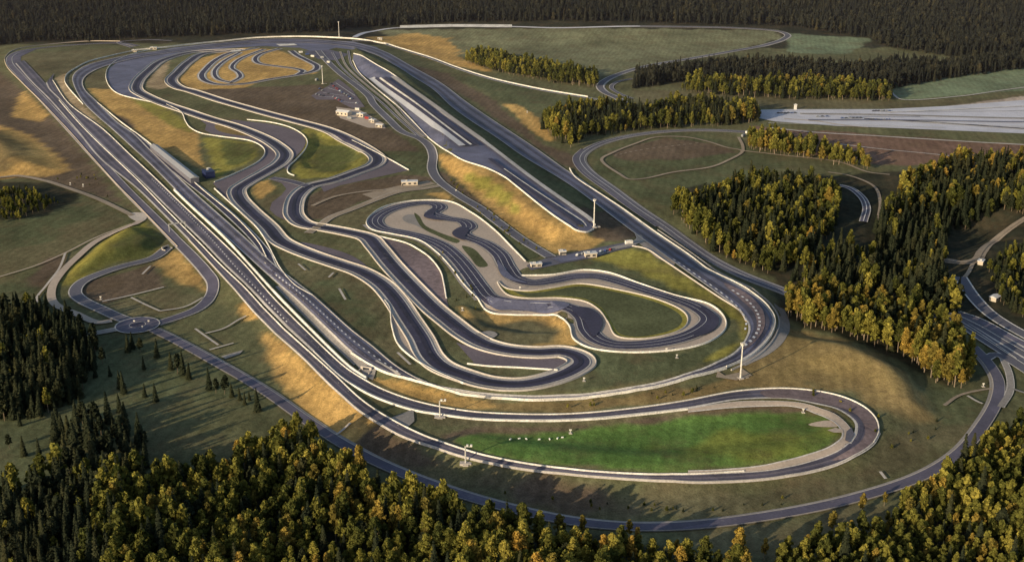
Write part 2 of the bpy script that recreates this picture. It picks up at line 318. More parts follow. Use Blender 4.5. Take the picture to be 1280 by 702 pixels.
# ------------------------------------------------------------------ ground
C_ = dict(orc=(.27,.20,.085), m=(.134,.136,.072), dk=(.104,.116,.062), vd=(.036,.038,.026), ora=(.54,.345,.125), orb=(.26,.19,.085), br=(.135,.102,.074), gr=(.105,.185,.048), grb=(.19,.22,.05),
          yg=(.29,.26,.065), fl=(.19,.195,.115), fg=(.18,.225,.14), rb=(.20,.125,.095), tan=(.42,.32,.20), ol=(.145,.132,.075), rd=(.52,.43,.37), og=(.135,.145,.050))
ZONES = [  # ground tones; some paint in sunlit slopes and shaded ground
 ([(-200,60),(1500,60),(1500,-80),(-200,-80)], 'vd', 20),
 ([(470,38),(640,36),(800,36),(970,38),(980,48),(860,74),(780,88),(745,97),(600,68),(560,78),(500,58)], 'fl', 12),
 ([(452,46),(520,41),(562,48),(578,72),(612,90),(560,82),(500,62)], 'ora', 14),
 ([(985,42),(1090,48),(1060,68),(985,66)], 'fg', 8),
 ([(1112,108),(1192,91),(1300,82),(1300,112),(1130,125),(1114,119)], 'fg', 4),
 ([(790,112),(950,118),(1110,127),(1240,122),(1300,114),(1300,126),(1100,136),(940,135),(800,130)], 'ol', 6),
 ([(940,158),(1300,182),(1300,200),(1100,207),(940,182)], 'rb', 8),
 ([(1184,133),(1300,118),(1300,152),(1160,143)], 'rd', 4),
 ([(640,100),(700,118),(740,128),(700,150),(640,130),(560,95)], 'dk', 10),
 ([(505,78),(560,92),(620,128),(680,180),(735,200),(735,215),(700,205),(600,132)], 'br', 6),
 ([(629,130),(646,131),(675,149),(692,178),(680,175),(650,150)], 'ora', 5),
 ([(745,190),(850,165),(930,180),(980,200),(960,225),(850,260),(800,250),(745,215)], 'dk', 8),
 ([(760,190),(830,172),(890,180),(920,190),(850,200),(780,200)], 'br', 6),
 ([(480,90),(600,165),(745,262),(800,290),(700,205),(560,110),(500,75),(450,58),(442,64)], 'dk', 5),
 ([(720,262),(760,262),(797,295),(780,303),(740,302)], 'br', 6),
 ([(548,194),(610,213),(644,233),(700,277),(735,291),(757,300),(735,311),(690,318),(655,299),(600,250),(556,214)], 'ora', 5),
 ([(575,215),(612,222),(642,240),(650,266),(615,250),(580,228)], 'yg', 8),
 ([(540,215),(556,214),(600,252),(660,303),(690,320),(670,318),(600,268)], 'br', 4),
 ([(660,325),(790,307),(815,315),(905,378),(870,376),(760,338),(680,340)], 'dk', 5),
 ([(740,322),(790,308),(815,315),(905,378),(885,376),(800,338)], 'yg', 9),
 ([(660,360),(720,354),(800,366),(858,386),(866,400),(850,416),(800,426),(770,422),(752,395),(735,370),(690,366)], 'yg', 4),
 ([(670,364),(720,362),(800,374),(846,390),(850,402),(838,412),(800,421),(775,418),(758,395),(740,376),(690,370)], 'dk', 8),
 ([(572,382),(610,388),(690,392),(707,402),(716,430),(700,436),(650,434),(600,427),(575,412)], 'ora', 4),
 ([(575,400),(605,400),(680,403),(694,415),(698,432),(650,434),(600,425),(575,412)], 'ol', 8),
 ([(745,442),(860,440),(908,415),(930,405),(925,432),(890,452),(850,463),(750,487),(720,491),(738,468)], 'dk', 4),
 ([(860,375),(905,378),(935,400),(934,424),(905,446),(880,452),(925,425),(925,402)], 'yg', 4),
 ([(345,308),(380,330),(440,340),(478,365),(490,400),(500,440),(520,470),(470,430),(400,380),(355,335)], 'ol', 5),
 ([(380,345),(430,350),(470,380),(480,420),(440,400),(400,370)], 'dk', 12),
 ([(540,545),(600,532),(700,530),(850,515),(960,505),(1045,512),(1058,535),(1045,562),(1000,578),(900,590),(800,592),(680,582),(600,568)], 'br', 3),
 ([(560,548),(640,541),(700,539),(850,523),(960,512),(1035,519),(1049,538),(1040,556),(1000,574),(900,588),(800,590),(680,580),(600,566)], 'gr', 4),
 ([(830,560),(900,545),(1040,530),(1045,545),(1000,568),(900,580)], 'grb', 14),
 ([(455,468),(500,478),(560,494),(612,502),(640,513),(560,509),(500,497),(468,486)], 'ora', 3),
 ([(612,501),(700,503),(860,485),(930,468),(1000,476),(1065,500),(1000,486),(930,484),(860,500),(700,516),(620,514)], 'orb', 4),
 ([(530,505),(620,523),(700,528),(850,516),(850,520),(700,534),(600,532),(540,530)], 'ol', 4),
 ([(296,380),(312,376),(330,395),(305,402)], 'ora', 4),
 ([(326,412),(352,424),(400,470),(440,505),(475,530),(460,560),(430,552),(390,528),(365,500),(345,465)], 'ora', 5),  # low sun on the embankment put into the ground colour
 ([(475,530),(530,560),(560,580),(520,595),(470,575),(440,560),(460,540)], 'br', 5),  # long tree shadows on this slope painted as brown ground
 ([(480,585),(560,575),(700,602),(900,614),(1050,597),(1100,572),(1130,530),(1200,530),(1215,545),(1100,605),(900,650),(700,645),(560,612)], 'ol', 12),
 ([(600,600),(760,612),(800,640),(660,632)], 'br', 14),
 ([(972,400),(990,408),(1060,425),(1110,450),(1150,488),(1168,522),(1120,528),(1095,515),(1060,493),(980,477),(925,468),(945,445),(975,425)], 'orb', 12),  # sunlit side of the rise painted in orange tones
 ([(1000,420),(1080,440),(1130,480),(1100,505),(1030,478),(960,462),(985,430)], 'orc', 22),
 ([(1000,395),(1100,430),(1180,480),(1235,470),(1235,520),(1180,530),(1150,480),(1100,440),(1010,412)], 'dk', 8),  # shade beyond the rise painted as darker ground
 ([(-50,85),(0,88),(30,112),(62,146),(110,200),(165,262),(120,245),(60,225),(-50,220)], 'br', 8),  # shaded left slope painted brown
 ([(12,146),(30,112),(60,144),(50,152)], 'ora', 5),
 ([(-60,155),(0,158),(40,168),(78,195),(92,212),(40,222),(-60,224)], 'ora', 12),  # sunlit patch of the left mound painted orange
 ([(-60,150),(0,168),(30,185),(20,215),(-60,222)], 'orb', 14),
 ([(25,68),(140,60),(165,66),(95,86),(85,95),(62,92),(50,102),(30,82)], 'ol', 6),
 ([(70,98),(84,90),(84,108),(104,132),(130,160),(125,162),(95,140),(76,115)], 'tan', 3),
 ([(100,92),(130,88),(138,112),(110,112)], 'ol', 5),
 ([(108,110),(140,112),(165,124),(220,150),(246,168),(255,212),(190,178),(140,142)], 'ora', 4),
 ([(140,142),(160,148),(170,160),(160,160)], 'br', 4),
 ([(165,124),(205,132),(226,148),(240,166),(215,158),(190,142)], 'yg', 4),
 ([(255,172),(318,178),(325,192),(305,206),(270,222),(262,205)], 'yg', 6),
 ([(280,176),(318,180),(322,190),(295,208),(280,205)], 'og', 8),
 ([(225,85),(250,73),(300,60),(345,62),(395,80),(395,92),(330,100),(300,112),(240,112),(222,102)], 'ora', 3),
 ([(195,85),(212,75),(205,100),(215,108),(198,112),(182,108)], 'tan', 3),
 ([(240,113),(300,110),(400,106),(430,128),(475,150),(525,190),(515,208),(470,190),(400,160),(300,131)], 'br', 5),
 ([(400,60),(436,62),(436,80),(500,130),(480,140),(415,85)], 'dk', 3),
 ([(365,170),(385,160),(440,178),(460,195),(450,211),(420,221),(375,224),(362,215),(380,195)], 'yg', 3),
 ([(392,178),(440,184),(452,197),(430,212),(392,216)], 'og', 8),
 ([(470,188),(540,190),(538,215),(520,220)], 'dk', 4),
 ([(375,255),(400,238),(500,218),(545,222),(520,238),(450,252),(405,275),(380,275)], 'br', 4),
 ([(405,278),(450,255),(520,240),(560,232),(590,255),(640,300),(660,322),(600,265),(520,246),(470,258),(452,285)], 'ol', 4),
 ([(530,242),(556,240),(565,250),(550,248)], 'ora', 3),
 ([(315,228),(335,226),(345,236),(325,252),(315,240)], 'ora', 3),
 ([(320,250),(350,242),(338,262),(350,272),(335,268)], 'ol', 4),
 ([(166,278),(182,276),(208,300),(190,317),(150,326),(110,341),(80,360),(76,350),(112,313),(140,293)], 'yg', 6),
 ([(150,300),(190,285),(208,302),(190,317),(150,326),(115,338)], 'og', 10),
 ([(105,352),(190,332),(206,358),(130,380),(98,370)], 'br', 4),
 ([(200,310),(226,312),(252,345),(258,362),(222,350),(200,330)], 'ora', 7),
 ([(130,383),(205,362),(252,372),(200,396),(165,398)], 'ol', 5),
 ([(-60,262),(120,254),(158,275),(82,317),(40,335),(-60,352)], 'ol', 6),
 ([(-60,262),(100,256),(120,270),(60,300),(-60,330)], 'dk', 20),
 ([(60,322),(84,322),(44,378),(20,360)], 'br', 5),
 ([(-60,360),(40,350),(120,410),(300,450),(340,500),(350,560),(250,620),(-60,720)], 'dk', 10),
 ([(160,500),(340,500),(345,550),(200,600),(150,600)], 'm', 25),
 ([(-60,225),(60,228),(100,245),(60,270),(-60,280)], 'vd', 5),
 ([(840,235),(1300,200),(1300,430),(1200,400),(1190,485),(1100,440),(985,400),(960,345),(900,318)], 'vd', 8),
 ([(1205,430),(1240,440),(1235,500),(1200,500),(1190,480)], 'dk', 5),
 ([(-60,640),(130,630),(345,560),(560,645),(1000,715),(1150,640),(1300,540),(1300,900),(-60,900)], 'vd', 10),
 ([(850,660),(1000,650),(1100,625),(1150,640),(1000,700),(850,690)], 'ol', 8),
]
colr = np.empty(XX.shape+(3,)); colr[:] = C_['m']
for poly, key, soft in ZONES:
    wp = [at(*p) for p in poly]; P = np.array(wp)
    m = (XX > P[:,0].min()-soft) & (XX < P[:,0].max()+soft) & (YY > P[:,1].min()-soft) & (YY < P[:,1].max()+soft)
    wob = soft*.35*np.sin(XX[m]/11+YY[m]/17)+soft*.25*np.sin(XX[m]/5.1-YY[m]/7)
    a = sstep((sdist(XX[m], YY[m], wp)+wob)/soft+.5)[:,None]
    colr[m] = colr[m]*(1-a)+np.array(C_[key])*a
ny_, nx_ = XX.shape
me = bpy.data.meshes.new("ground"); nv = nx_*ny_
me.vertices.add(nv); me.vertices.foreach_set("co", np.stack([XX, YY, HH], -1).astype(np.float32).ravel())
idx = np.arange(nv).reshape(ny_, nx_)
Fq = np.stack([idx[:-1,:-1], idx[:-1,1:], idx[1:,1:], idx[1:,:-1]], -1).reshape(-1, 4)
me.loops.add(Fq.size); me.loops.foreach_set("vertex_index", Fq.ravel().astype(np.int32))
me.polygons.add(len(Fq)); me.polygons.foreach_set("loop_start", np.arange(0, Fq.size, 4, dtype=np.int32)); me.update(calc_edges=True)
ca = me.color_attributes.new("soil_and_light", 'FLOAT_COLOR', 'POINT')  # zone colours, painted sun and shade included
ca.data.foreach_set("color", np.concatenate([colr, np.ones(XX.shape+(1,))], -1).astype(np.float32).ravel())
me.shade_smooth()
gm = bpy.data.materials.new("grassland"); t = nt(gm); p = world_pos(t)
ac = t.nodes.new("ShaderNodeAttribute"); ac.attribute_name = "soil_and_light"
mp = t.nodes.new("ShaderNodeMapping"); mp.inputs["Scale"].default_value = (1, .25, 1); mp.inputs["Rotation"].default_value = (0,0,.7); t.links.new(t.nodes.new('ShaderNodeNewGeometry').outputs['Position'], mp.inputs[0])
fa = mrange(t, noise(t, .012, 5, .65, p), .3, .7, .68, 1.36); fb = mrange(t, noise(t, .22, 5, .75, p), .25, .75, .60, 1.42)
fc = mrange(t, noise(t, .10, 3, .6, mp.outputs[0]), .3, .7, .82, 1.18)
m1 = t.nodes.new("ShaderNodeMath"); m1.operation = 'MULTIPLY'; t.links.new(fa, m1.inputs[0]); t.links.new(fb, m1.inputs[1])
m2 = t.nodes.new("ShaderNodeMath"); m2.operation = 'MULTIPLY'; t.links.new(m1.outputs[0], m2.inputs[0]); t.links.new(fc, m2.inputs[1])
c1 = mulc(t, ac.outputs["Color"], m2.outputs[0])
c2 = mixc(t, mrange(t, noise(t, .035, 5, .7, p), .48, .72, 0, .5), c1, (.15,.105,.062))
wv = t.nodes.new("ShaderNodeTexWave"); wv.inputs["Scale"].default_value = .055; wv.inputs["Distortion"].default_value = 3.5; wv.inputs["Detail"].default_value = 3; t.links.new(mp.outputs[0], wv.inputs["Vector"])
c2 = mulc(t, c2, mrange(t, wv.outputs["Fac"], 0, 1, .93, 1.06))
vo = mrange(t, noise(t, 1.1, 3, .8, p), .3, .7, .70, 1.28); c2 = mulc(t, c2, vo)
c2 = mixc(t, mrange(t, noise(t, .6, 2, .5, p), .66, .72, 0, .55), c2, (.045,.050,.022))
finish(t, c2, .95, .05, bump=noise(t, .5, 4, .7, p), bdist=.35)
me.materials.append(gm)
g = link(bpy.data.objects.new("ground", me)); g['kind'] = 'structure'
# ------------------------------------------------------------------ roads of the proving ground
# beige aprons and run-off areas first (lowest sheets)
area('gravel_runoff', [(458,279),(464,269),(480,259),(502,253.5),(522,251),(560,252),(590,266.5),(618,287.5),(639,308.5),(657,327),(668,330),(650,338),(652,345),(690,344),(730,338),(760,341),(800,355),(845,370),(885,380),(905,396),(906,412),(885,428),(850,437),(790,441),(740,436),(718,425),(712,408),(702,398),(690,394),(640,394),(616,392),(600,378),(580,356),(565,336),(545,315),(522,300),(490,293),(466,288)], 'beige')
def grass(pts, key, name='grass_island'):
    m = bpy.data.materials.get('turf_'+key)
    if not m: m = surf('turf_'+key, C_[key], .3, .35, .95, .05, .03, .5)
    return area(name, pts, m)
area('yard', [(503,272),(510,268),(517,268),(522,275),(529,286),(518,281),(508,278)], 'greyg')
grass([(518,266),(524,270),(532,282),(548,290),(575,301),(571,304),(545,294),(528,285)], 'dk')
grass([(578,307),(590,310),(603,322),(609,333),(600,334),(588,322)], 'dk')
grass([(586,262),(600,268),(640,296),(674,320),(664,324),(655,323),(640,306),(618,284)], 'dk')
grass([(622,352),(634,361),(660,364),(690,360),(725,355),(780,364),(820,374),(852,388),(860,399),(852,412),(825,421),(795,424),(772,421),(760,403),(748,387),(730,377),(700,373),(655,373),(635,369)], 'yg')
grass([(640,362),(660,366),(690,363),(725,358),(780,367),(818,377),(846,390),(853,400),(845,410),(820,418),(795,421),(776,418),(764,402),(752,385),(732,374),(700,370),(660,371)], 'dk')
# run-offs in asphalt
area('runoff_area', [(232,143),(249,149),(258,156),(256,163),(266,168),(290,171),(318,177),(331,186),(330,196),(318,207),(290,220),(266,229),(280,246),(300,262),(300,240),(320,221),(345,207),(350,195),(345,185),(325,172),(290,158),(262,148)], 'runoff', smooth=False)
grass([(270,156),(280,157),(311,170),(290,168),(272,163)], 'orb', 'grass_verge')
area('runoff_area', [(290,150),(309,152),(336,155),(358,160),(375,167),(382,176),(378,187),(366,200),(360,212),(352,205),(358,190),(345,178),(320,168),(290,155)], 'runoff')
area('runoff_area', [(335,224),(352,229),(358,236),(352,244),(340,253),(337,262),(345,270),(368,280),(374,262),(378,245),(388,234),(365,226)], 'runoff', smooth=False)
area('runoff_area', [(480,196),(511,213),(492,217),(465,223),(425,232),(405,240),(400,232),(450,215),(470,205)], 'runoff', smooth=False)
area('runoff_area', [(474,296),(507,305),(536,322),(551,340),(558,372),(564,398),(540,380),(500,330)], 'brown', smooth=False)
area('runoff_area', [(376,303),(395,306),(425,314),(444,322),(461,337),(432,329),(395,318)], 'runoff')
area('gravel_runoff', [(481,376),(487,382),(491,408),(498,431),(515,447),(541,461),(552,460),(536,446),(524,425),(510,402),(496,383)], 'beige', smooth=False)
area('gravel_runoff', [(462,338),(480,348),(510,374),(528,398),(548,436),(556,446),(548,450),(530,430),(516,402),(492,370)], 'beige', smooth=False)
area('runoff_area', [(570,428),(594,455),(640,459),(697,463),(714,456),(708,449),(660,446),(610,440)], 'runoff', smooth=False)
area('runoff_area', [(133,96),(136,86),(148,77),(175,68),(215,60),(260,55),(300,52),(340,50.5),(380,50),(440,52),(470,59),(492,72),(478,72),(455,64),(420,60),(395,66),(375,60),(330,58),(290,60),(250,64),(221,70),(200,76),(185,90),(176,103),(178,114),(190,121),(178,126),(150,119),(140,111)], 'oval', smooth=False)
area('parking_area', [(380,64),(410,62),(436,68),(420,76),(398,74)], 'outer', smooth=False)
# dark handling circuit (closed)
HAND = [(300,63),(257,67),(237,77),(223,90),(214,101),(224,110),(239,114),(276,126),(311,136),(367,151),(407,162),(435,175),(463,190),(472,199),(467,207),(444,216),(416,226),(388,233),(373,244),(367,260),(369,271),(382,281),(410,286),(436,291),(459,297),(471,309),(489,331),(517,361),(541,385),(563,403),(584,419),(607,431),(635,438),(672,441),(702,440),(722,446),(727,454),(714,464),(688,474),(660,480),(637,481),(609,478),(581,470),(553,459),(538,446),(526,423),(511,400),(493,373),(476,355),(451,340),(425,331),(395,321),(367,310),(350,301),(335,284),(312,263),(298,247),(297,237),(308,229),(336,213),(350,204),(356,193),(344,181),(326,171),(293,158),(262,149),(232,139),(208,131),(184,121),(171,113),(172,103),(185,89),(205,75),(245,65)]
hc = track('track', HAND, 9.6, 'track', 3.6, 3.6, 'pale', .9, .9, closed=True)
ribbon('tyre_wear', hc, -1.6+1.2*np.sin(np.arange(len(hc))/40), 1.2+1.2*np.sin(np.arange(len(hc))/40), .80, 'rubber', True, 1)
barrier("white crash barrier ringing the outside of the dark winding handling circuit", hc, -8.8, .9, True, 'pale')
barrier("white crash barrier following the inside of the dark winding handling circuit", hc, 8.8, .9, True, 'pale')
# wet handling circuit (closed)
WET = [(545,256),(530,254),(502,258),(478,267),(469,277),(478,286),(506,292),(530,298),(553,308),(571,323),(586,341),(600,360),(611,372),(628,379),(654,382),(691,382),(714,386),(729,397),(736,414),(748,425),(766,431),(791,432),(829,428),(857,421),(879,410),(887,399),(873,386),(844,374),(807,363),(776,353),(747,346),(719,346),(691,351),(665,354),(646,349),(634,335),(624,318),(606,305),(583,296),(578,291),(586,284),(579,277),(556,273),(541,267),(549,260)]
wc = track('track', WET, 12, 'track', 1.5, 1.5, 'greyg', .6, .6, closed=True)
ribbon('road_shoulder', curve([(457,281),(466,287.5),(490,293.5),(520,299.5),(543,312),(563,332),(580,355),(598,376)]), -5, 3, .46, 'greyg')
ribbon('road_marking', wc, -2.2, -1.9, .79, 'paint', True, 1); ribbon('road_marking', wc, 2.4, 2.7, .79, 'paint', True, 1)
area('runoff_area', [(714,385),(735,386),(752,398),(750,414),(742,422),(732,405)], 'track', z=1.0)
area('runoff_area', [(622,326),(632,338),(644,349),(660,355),(640,352),(627,345)], 'oval', z=1.0)
area('runoff_area', [(876,385),(897,396),(897,408),(884,418),(862,424),(880,412),(888,399)], 'track', z=1.0)
area('runoff_area', [(530,272),(540,262),(548,262),(542,270),(556,276),(545,276)], 'track', z=1.0)
area('runoff_area', [(565,292),(578,284),(586,288),(582,298),(592,302),(575,300)], 'track', z=1.0)
area('runoff_area', [(608,372),(625,374),(654,377),(700,378),(712,382),(700,389),(650,389),(620,388)], 'oval', z=1.0)
barrier("cream barrier on the outer rim of the beige wet handling loop", curve([(657,327),(639,308.5),(618,287.5),(590,266.5),(560,252),(522,251),(502,253.5),(480,259),(464,269),(458,279),(466,288),(490,293),(522,300),(545,315),(565,336),(580,356),(600,378),(616,392),(640,394),(690,394),(702,398),(712,408),(718,425),(740,436),(790,441),(850,437),(885,428),(906,412),(905,396),(885,380),(845,370),(800,355),(760,341),(730,338),(690,344),(652,345)]), 0, 1.0, False, 'white')
barrier("cream barrier around the sunken green middle of the wet handling loop", curve([(622,352),(634,361),(660,364),(690,360),(725,355),(780,364),(820,374),(852,388),(860,399),(852,412),(825,421),(795,424),(772,421),(760,403),(748,387),(730,377),(700,373),(655,373),(635,369)], True), 0, .8, True, 'pale')
barrier("white barrier along the bend of the brown triangular run-off", curve([(474,296),(507,304),(526,314),(538,323),(551,340),(555,355),(558,373)]), 0, 1)
barrier("white barrier edging the teardrop gravel bed beside the dark circuit", curve([(481,376),(487,385),(490,408),(498,431),(515,447),(541,463),(580,480)]), 0, 1)
barrier("straight white barrier along the run-off in the hairpin middle", curve([(584,455),(610,458),(650,460),(697,463)]), 0, .9)
barrier("white barrier at the pointed asphalt run-off below the small building", curve([(440,176),(484,198),(511,213)]), 0, 1)
barrier("white barrier round the yellow green infield by the first bend", curve([(208,131),(226,140),(232,152),(238,160),(252,167),(275,171),(311,176),(328,184),(331,192),(322,203),(290,219),(268,228)]), 0, 1)
barrier("pale barrier curving round the leaf shaped green hollow", curve([(309,150),(336,153),(358,158),(375,166),(384,176),(382,186),(371,199),(360,210),(361,217),(368,220)]), 0, 1)
# inner lanes and small circuit at the far end
for k, (pts, w) in enumerate([
 ([(322,60),(290,66),(272,74),(258,86),(252,95),(258,102),(275,106),(305,105),(340,99),(372,94),(392,89),(396,83),(386,77),(372,70),(364,64)], 8),
 ([(350,61),(328,67),(319,74),(325,80),(345,83),(368,86),(378,89),(372,94)], 7),
 ([(300,66),(280,77),(268,90),(274,100),(290,104)], 6),
 ([(330,62),(300,74),(290,85),(298,91),(300,97),(290,103)], 6)]):
    track('track', pts, w-1, 'track', 3, 3, 'pale', 1.4, 1.4, lmat='white')
track('track', [(339,223),(352,225),(366,228),(387,234)], 8, 'outer', 0, 0, ls=.8, rs=.8)
track('service_road', [(385,292),(400,282),(414,272),(440,262),(470,250),(500,240),(530,236),(552,232)], 6, 'dirt', 0, 0, ls=.7, rs=.7, lmat='tan' if 'tan' in M else 'pale')
track('service_road', [(390,258),(420,246),(455,240),(480,238)], 4, 'dirt', 0, 0, ls=0, rs=0)
area('yard', [(452,243),(500,232),(535,226),(545,230),(500,240),(470,250)], 'dirt', smooth=False)
# the perimeter service road that hooks back to the roundabout
r1 = track('service_road', [(196,405),(221,397),(246,387),(263,371),(266,354),(257,340),(240,321),(222,303),(203,283),(184,264),(160,240),(130,208),(97,172),(62,134),(28,98),(12,79),(14,70),(28,64),(60,59.5),(110,55.5),(150,54.5),(172,58)], 7.5, 'outer', 1, 1, 'pale', .7, .7)
barrier("long tan guard wall on the outer edge of the straights, meadow side", curve([(222,309),(196,282),(170,255),(150,235),(118,200),(90,168),(60,136),(28,104),(8,82),(8,70),(24,61),(60,56),(110,52),(150,52)]), 0, 1.1, False, 'beige')
# outer oval: lane pair
oL = [(20,80),(40,103),(66,129),(96,163),(127,200),(177,241),(236,300),(262,328),(300,370),(370,440),(420,488.5),(453,517),(496,543),(551,563),(595,576),(639,585),(700,592.5),(760,598),(850,603),(900,603.5),(969,598.5),(1013,591),(1057,577),(1090,557),(1099,542)]
oR = [(30,76),(52,99),(74,126),(104,160),(144,199),(186,240),(245,300),(274,330),(315,370),(386,440),(420,471),(453,501.5),(486,523.5),(529,545),(573,560.6),(617,572.7),(700,586),(760,591.5),(830,594),(870,593.5),(930,590),(969,586),(1013,576),(1046,565),(1060,553)]
A2, B2_ = loft('track', oL, oR, 'outer', 1.6, 0)
barrier("white median barrier between the two outer straights and on around the lower bend", curve(oR[2:-4]), 0, 1.2)
barrier("cream barrier on the embankment edge of the lower outer bend", curve(oL[6:]), 0, 1.1, False, 'pale')
tL = [(58,104),(62,112),(76,126),(106,160),(147,200),(191,241),(251,300),(280,330),(321,370),(392,440),(425,470.5),(441,481),(471,497),(518,512.5),(551,518),(595,523.5),(650,525.5),(700,525.5),(750,523),(800,518),(860,511),(925,500),(982,499),(1013,504),(1046,512),(1068,527),(1070,541),(1062,555)]
tR = [(68,92),(66,101),(86,130),(131,164),(169,200),(211,240),(274,300),(308,334),(339,370),(409,440),(434,462),(455,475.5),(481,489),(525,504),(584,515),(639,518.6),(700,519),(754,515.6),(819,508),(860,501.5),(926,489.5),(991,487),(1046,495),(1079,509),(1096,526.5),(1098,542),(1092,554)]
A3, B3 = loft('track', tL, tR, 'outer', 1.6, 0)
cB3 = curve(tR[1:])
barrier("white barrier between the oval straight and the grass strip, continuing round the far loop", cB3, 0, 1.2)
barrier("thick cream wall doubled beside the long middle straight, ending in a rounded cap", curve([(218,238),(281,298),(314,334),(347,370),(416,440),(440,462),(458,474)]), 0, 1.8, False, 'white', .9)
barrier("white barrier on the inner edge of the lower track above the green field", curve([(392,440),(425,471),(441,482),(471,498),(518,513.5),(551,519),(595,524.5),(650,526.5),(700,526.5),(750,524),(800,519),(860,512)]), 0, 1)
dashes(curve([(190,225),(222,256),(264.5,300),(300,341),(335,378),(360,405)]), 0, 2.2, 4.5, .8, 1.0)
dashes(curve([(120,180),(180,229),(240,292),(308,362),(378,433),(430,486),(500,535)]), 0, 1.6, 12, .5, 1.0, 'greyg')
dashes(curve([(360,400),(400,437),(440,469),(490,495),(560,515)]), 0, 1.6, 10, .5, 1.0, 'greyg')
area('runoff_area', [(10,72),(28,64),(45,62),(26,71),(26,82),(54,108),(86,142),(140,196),(150,212),(135,212),(118,197),(60,134),(12,85)], 'outer', smooth=False)
barrier("white wall around the wide asphalt bulge in the top left bend", curve([(200,60.5),(172,66),(148,75),(136,84),(132.5,97),(139,111),(150,118.5),(170,124),(190,128)]), 0, 1)
# apron of the far loop
area('track_apron', [(1000,489),(1046,497),(1079,511),(1094,527),(1096,542),(1088,556),(1060,573),(1040,577),(1066,561),(1080,547),(1080,533),(1066,517),(1030,506),(985,499),(960,498),(950,491)], 'brown', z=1.0)
loft('track_apron', [(860,512),(925,503),(982,503),(1013,507.5),(1042,518),(1060,533),(1066,547),(1052,562),(1013,578),(969,588),(900,593),(860,594)], [(860,516),(925,510),(982,508.5),(1010,514),(1034,524),(1049,535),(1053,546),(1040,558),(1008,570),(960,582),(900,588.5),(860,590)], 'beige', .5, .8)
area('track_apron', [(1058,541),(1064,536),(1068,545),(1062,555),(1056,552)], 'road', z=1.15, smooth=False)
area('yard', [(1034,539),(1044,536),(1053,538),(1054,542),(1042,542)], 'beige', z=.9, smooth=False)
# inner oval
iL = [(500,78),(478,64),(459,58),(440,54),(380,49.5),(321,50),(276,54.5),(240,59),(205,63.5),(169,68),(139,74),(112,81),(97,89),(91,97),(93,108),(104,128),(123,147),(141,162.5),(182,200),(222,240),(287,300),(324,334),(365,370),(439,441),(468,459),(496,470),(534,480),(571,491),(609,496.5),(660,500),(716,498.5),(754,494.5),(810,485.5),(866,470.5),(908,459),(936,445),(956,427),(967,405),(959,386),(936,366),(891,343),(860,321),(816,291),(759,249),(721,222),(704,211),(672,188),(639,166),(584,129),(549,103),(515,84),(496,73),(487,68),(478,64)]
iR = [(492,82),(470,69),(450,62),(430,58),(380,54),(321,54.5),(280,58),(245,62.5),(210,67),(172,73),(146,79),(122,87),(108,95),(103,103),(106,113),(120,127),(147,154),(167,168),(190,191),(241,240),(308,300),(345,334),(391,370),(440,414),(464,432.5),(496,459),(524,475),(552,485),(600,492.5),(660,496.5),(716,495),(754,491),(810,482),(866,466),(892,456),(921,440),(934,422),(936,407),(923,388),(895,366),(842,328),(800,297),(738,250),(706,227.5),(654,196),(620,172),(567,136),(541,112),(508,91),(490,80),(480,74),(470,69)]
A4, B4 = loft('track', iL[1:], iR[1:], 'oval', 1.2, 1.2)
barrier("long white outer wall of the inner oval from the far bend past the first straight", curve([(166,64),(139,70),(112,77),(94,86),(84,93),(81,101),(84,108),(104,131)]), 0, 1.4)
barrier("bright white wall along the banked far end of the oval below the dark forest", curve([(169,63.5),(205,60),(240,56),(276,52.5),(321,48),(379,46.5),(430,48.5),(460,51.5),(483,56)]), 0, 2.2, False, 'white', .7)
barrier("white outer wall of the inner oval along the near curve over the orange bank", curve([(439,442),(468,460),(496,471),(534,481),(571,492),(609,497.5),(660,501),(716,499.5),(754,495.5),(810,486.5),(866,471.5),(908,461)]), 0, 1.4)
barrier("white outer wall of the inner oval on the right straight and its tight bend", curve([(908,459.5),(938,446),(958,428),(969,405),(961,385),(938,365),(893,342),(862,320),(818,290),(776,260),(747,241),(719,222),(712,211)]), 0, 1.4)
barrier("second white wall just outside the right straight of the inner oval", curve([(914,463),(942,449),(964,429),(974,405),(966,384),(942,363),(897,340),(866,318),(822,288)]), 0, .9, False, 'pale')
barrier("pale wall along the inside edge of the near left straight", curve([(391,370),(440,414),(464,432.5),(496,459),(524,475.5),(552,486),(600,494)]), 0, .9, False, 'pale')
ribbon('road_shoulder', curve([(974,384),(980,403),(973,424),(955,440),(925,455)]), -4, 4, .2, 'greyg')
ribbon('road_shoulder', curve([(349,357),(365,374),(390,398),(420,427),(448,455)]), -3, 3, .22, 'greyg')
dashes(curve([(345,345),(380,372),(410,399),(440,426),(470,448),(500,468)]), 0, 2.4, 4.5, .9, 1.1)
dashes(curve([(560,123),(620,165),(680,205),(740,246),(800,290)]), 0, 1.8, 6, .5, 1.1, 'greyg')
dashes(curve([(200,215),(260,268),(330,330),(380,378),(425,418)]), 0, 1.8, 14, .5, 1.1, 'greyg')
area('track_apron', [(905,355),(930,366),(950,384),(956,400),(954,414),(940,432),(928,438),(941,424),(946,408),(942,392),(925,375)], 'brown', z=1.0)
dashes(curve([(915,364),(935,378),(947,394),(949,410),(940,426),(930,434)]), 0, 3, 4, 1.6, 1.2)
dashes(curve([(846,326),(875,345),(905,366),(926,384),(938,402),(936,420)]), 3, 4, 5, 1.2, 1.2)
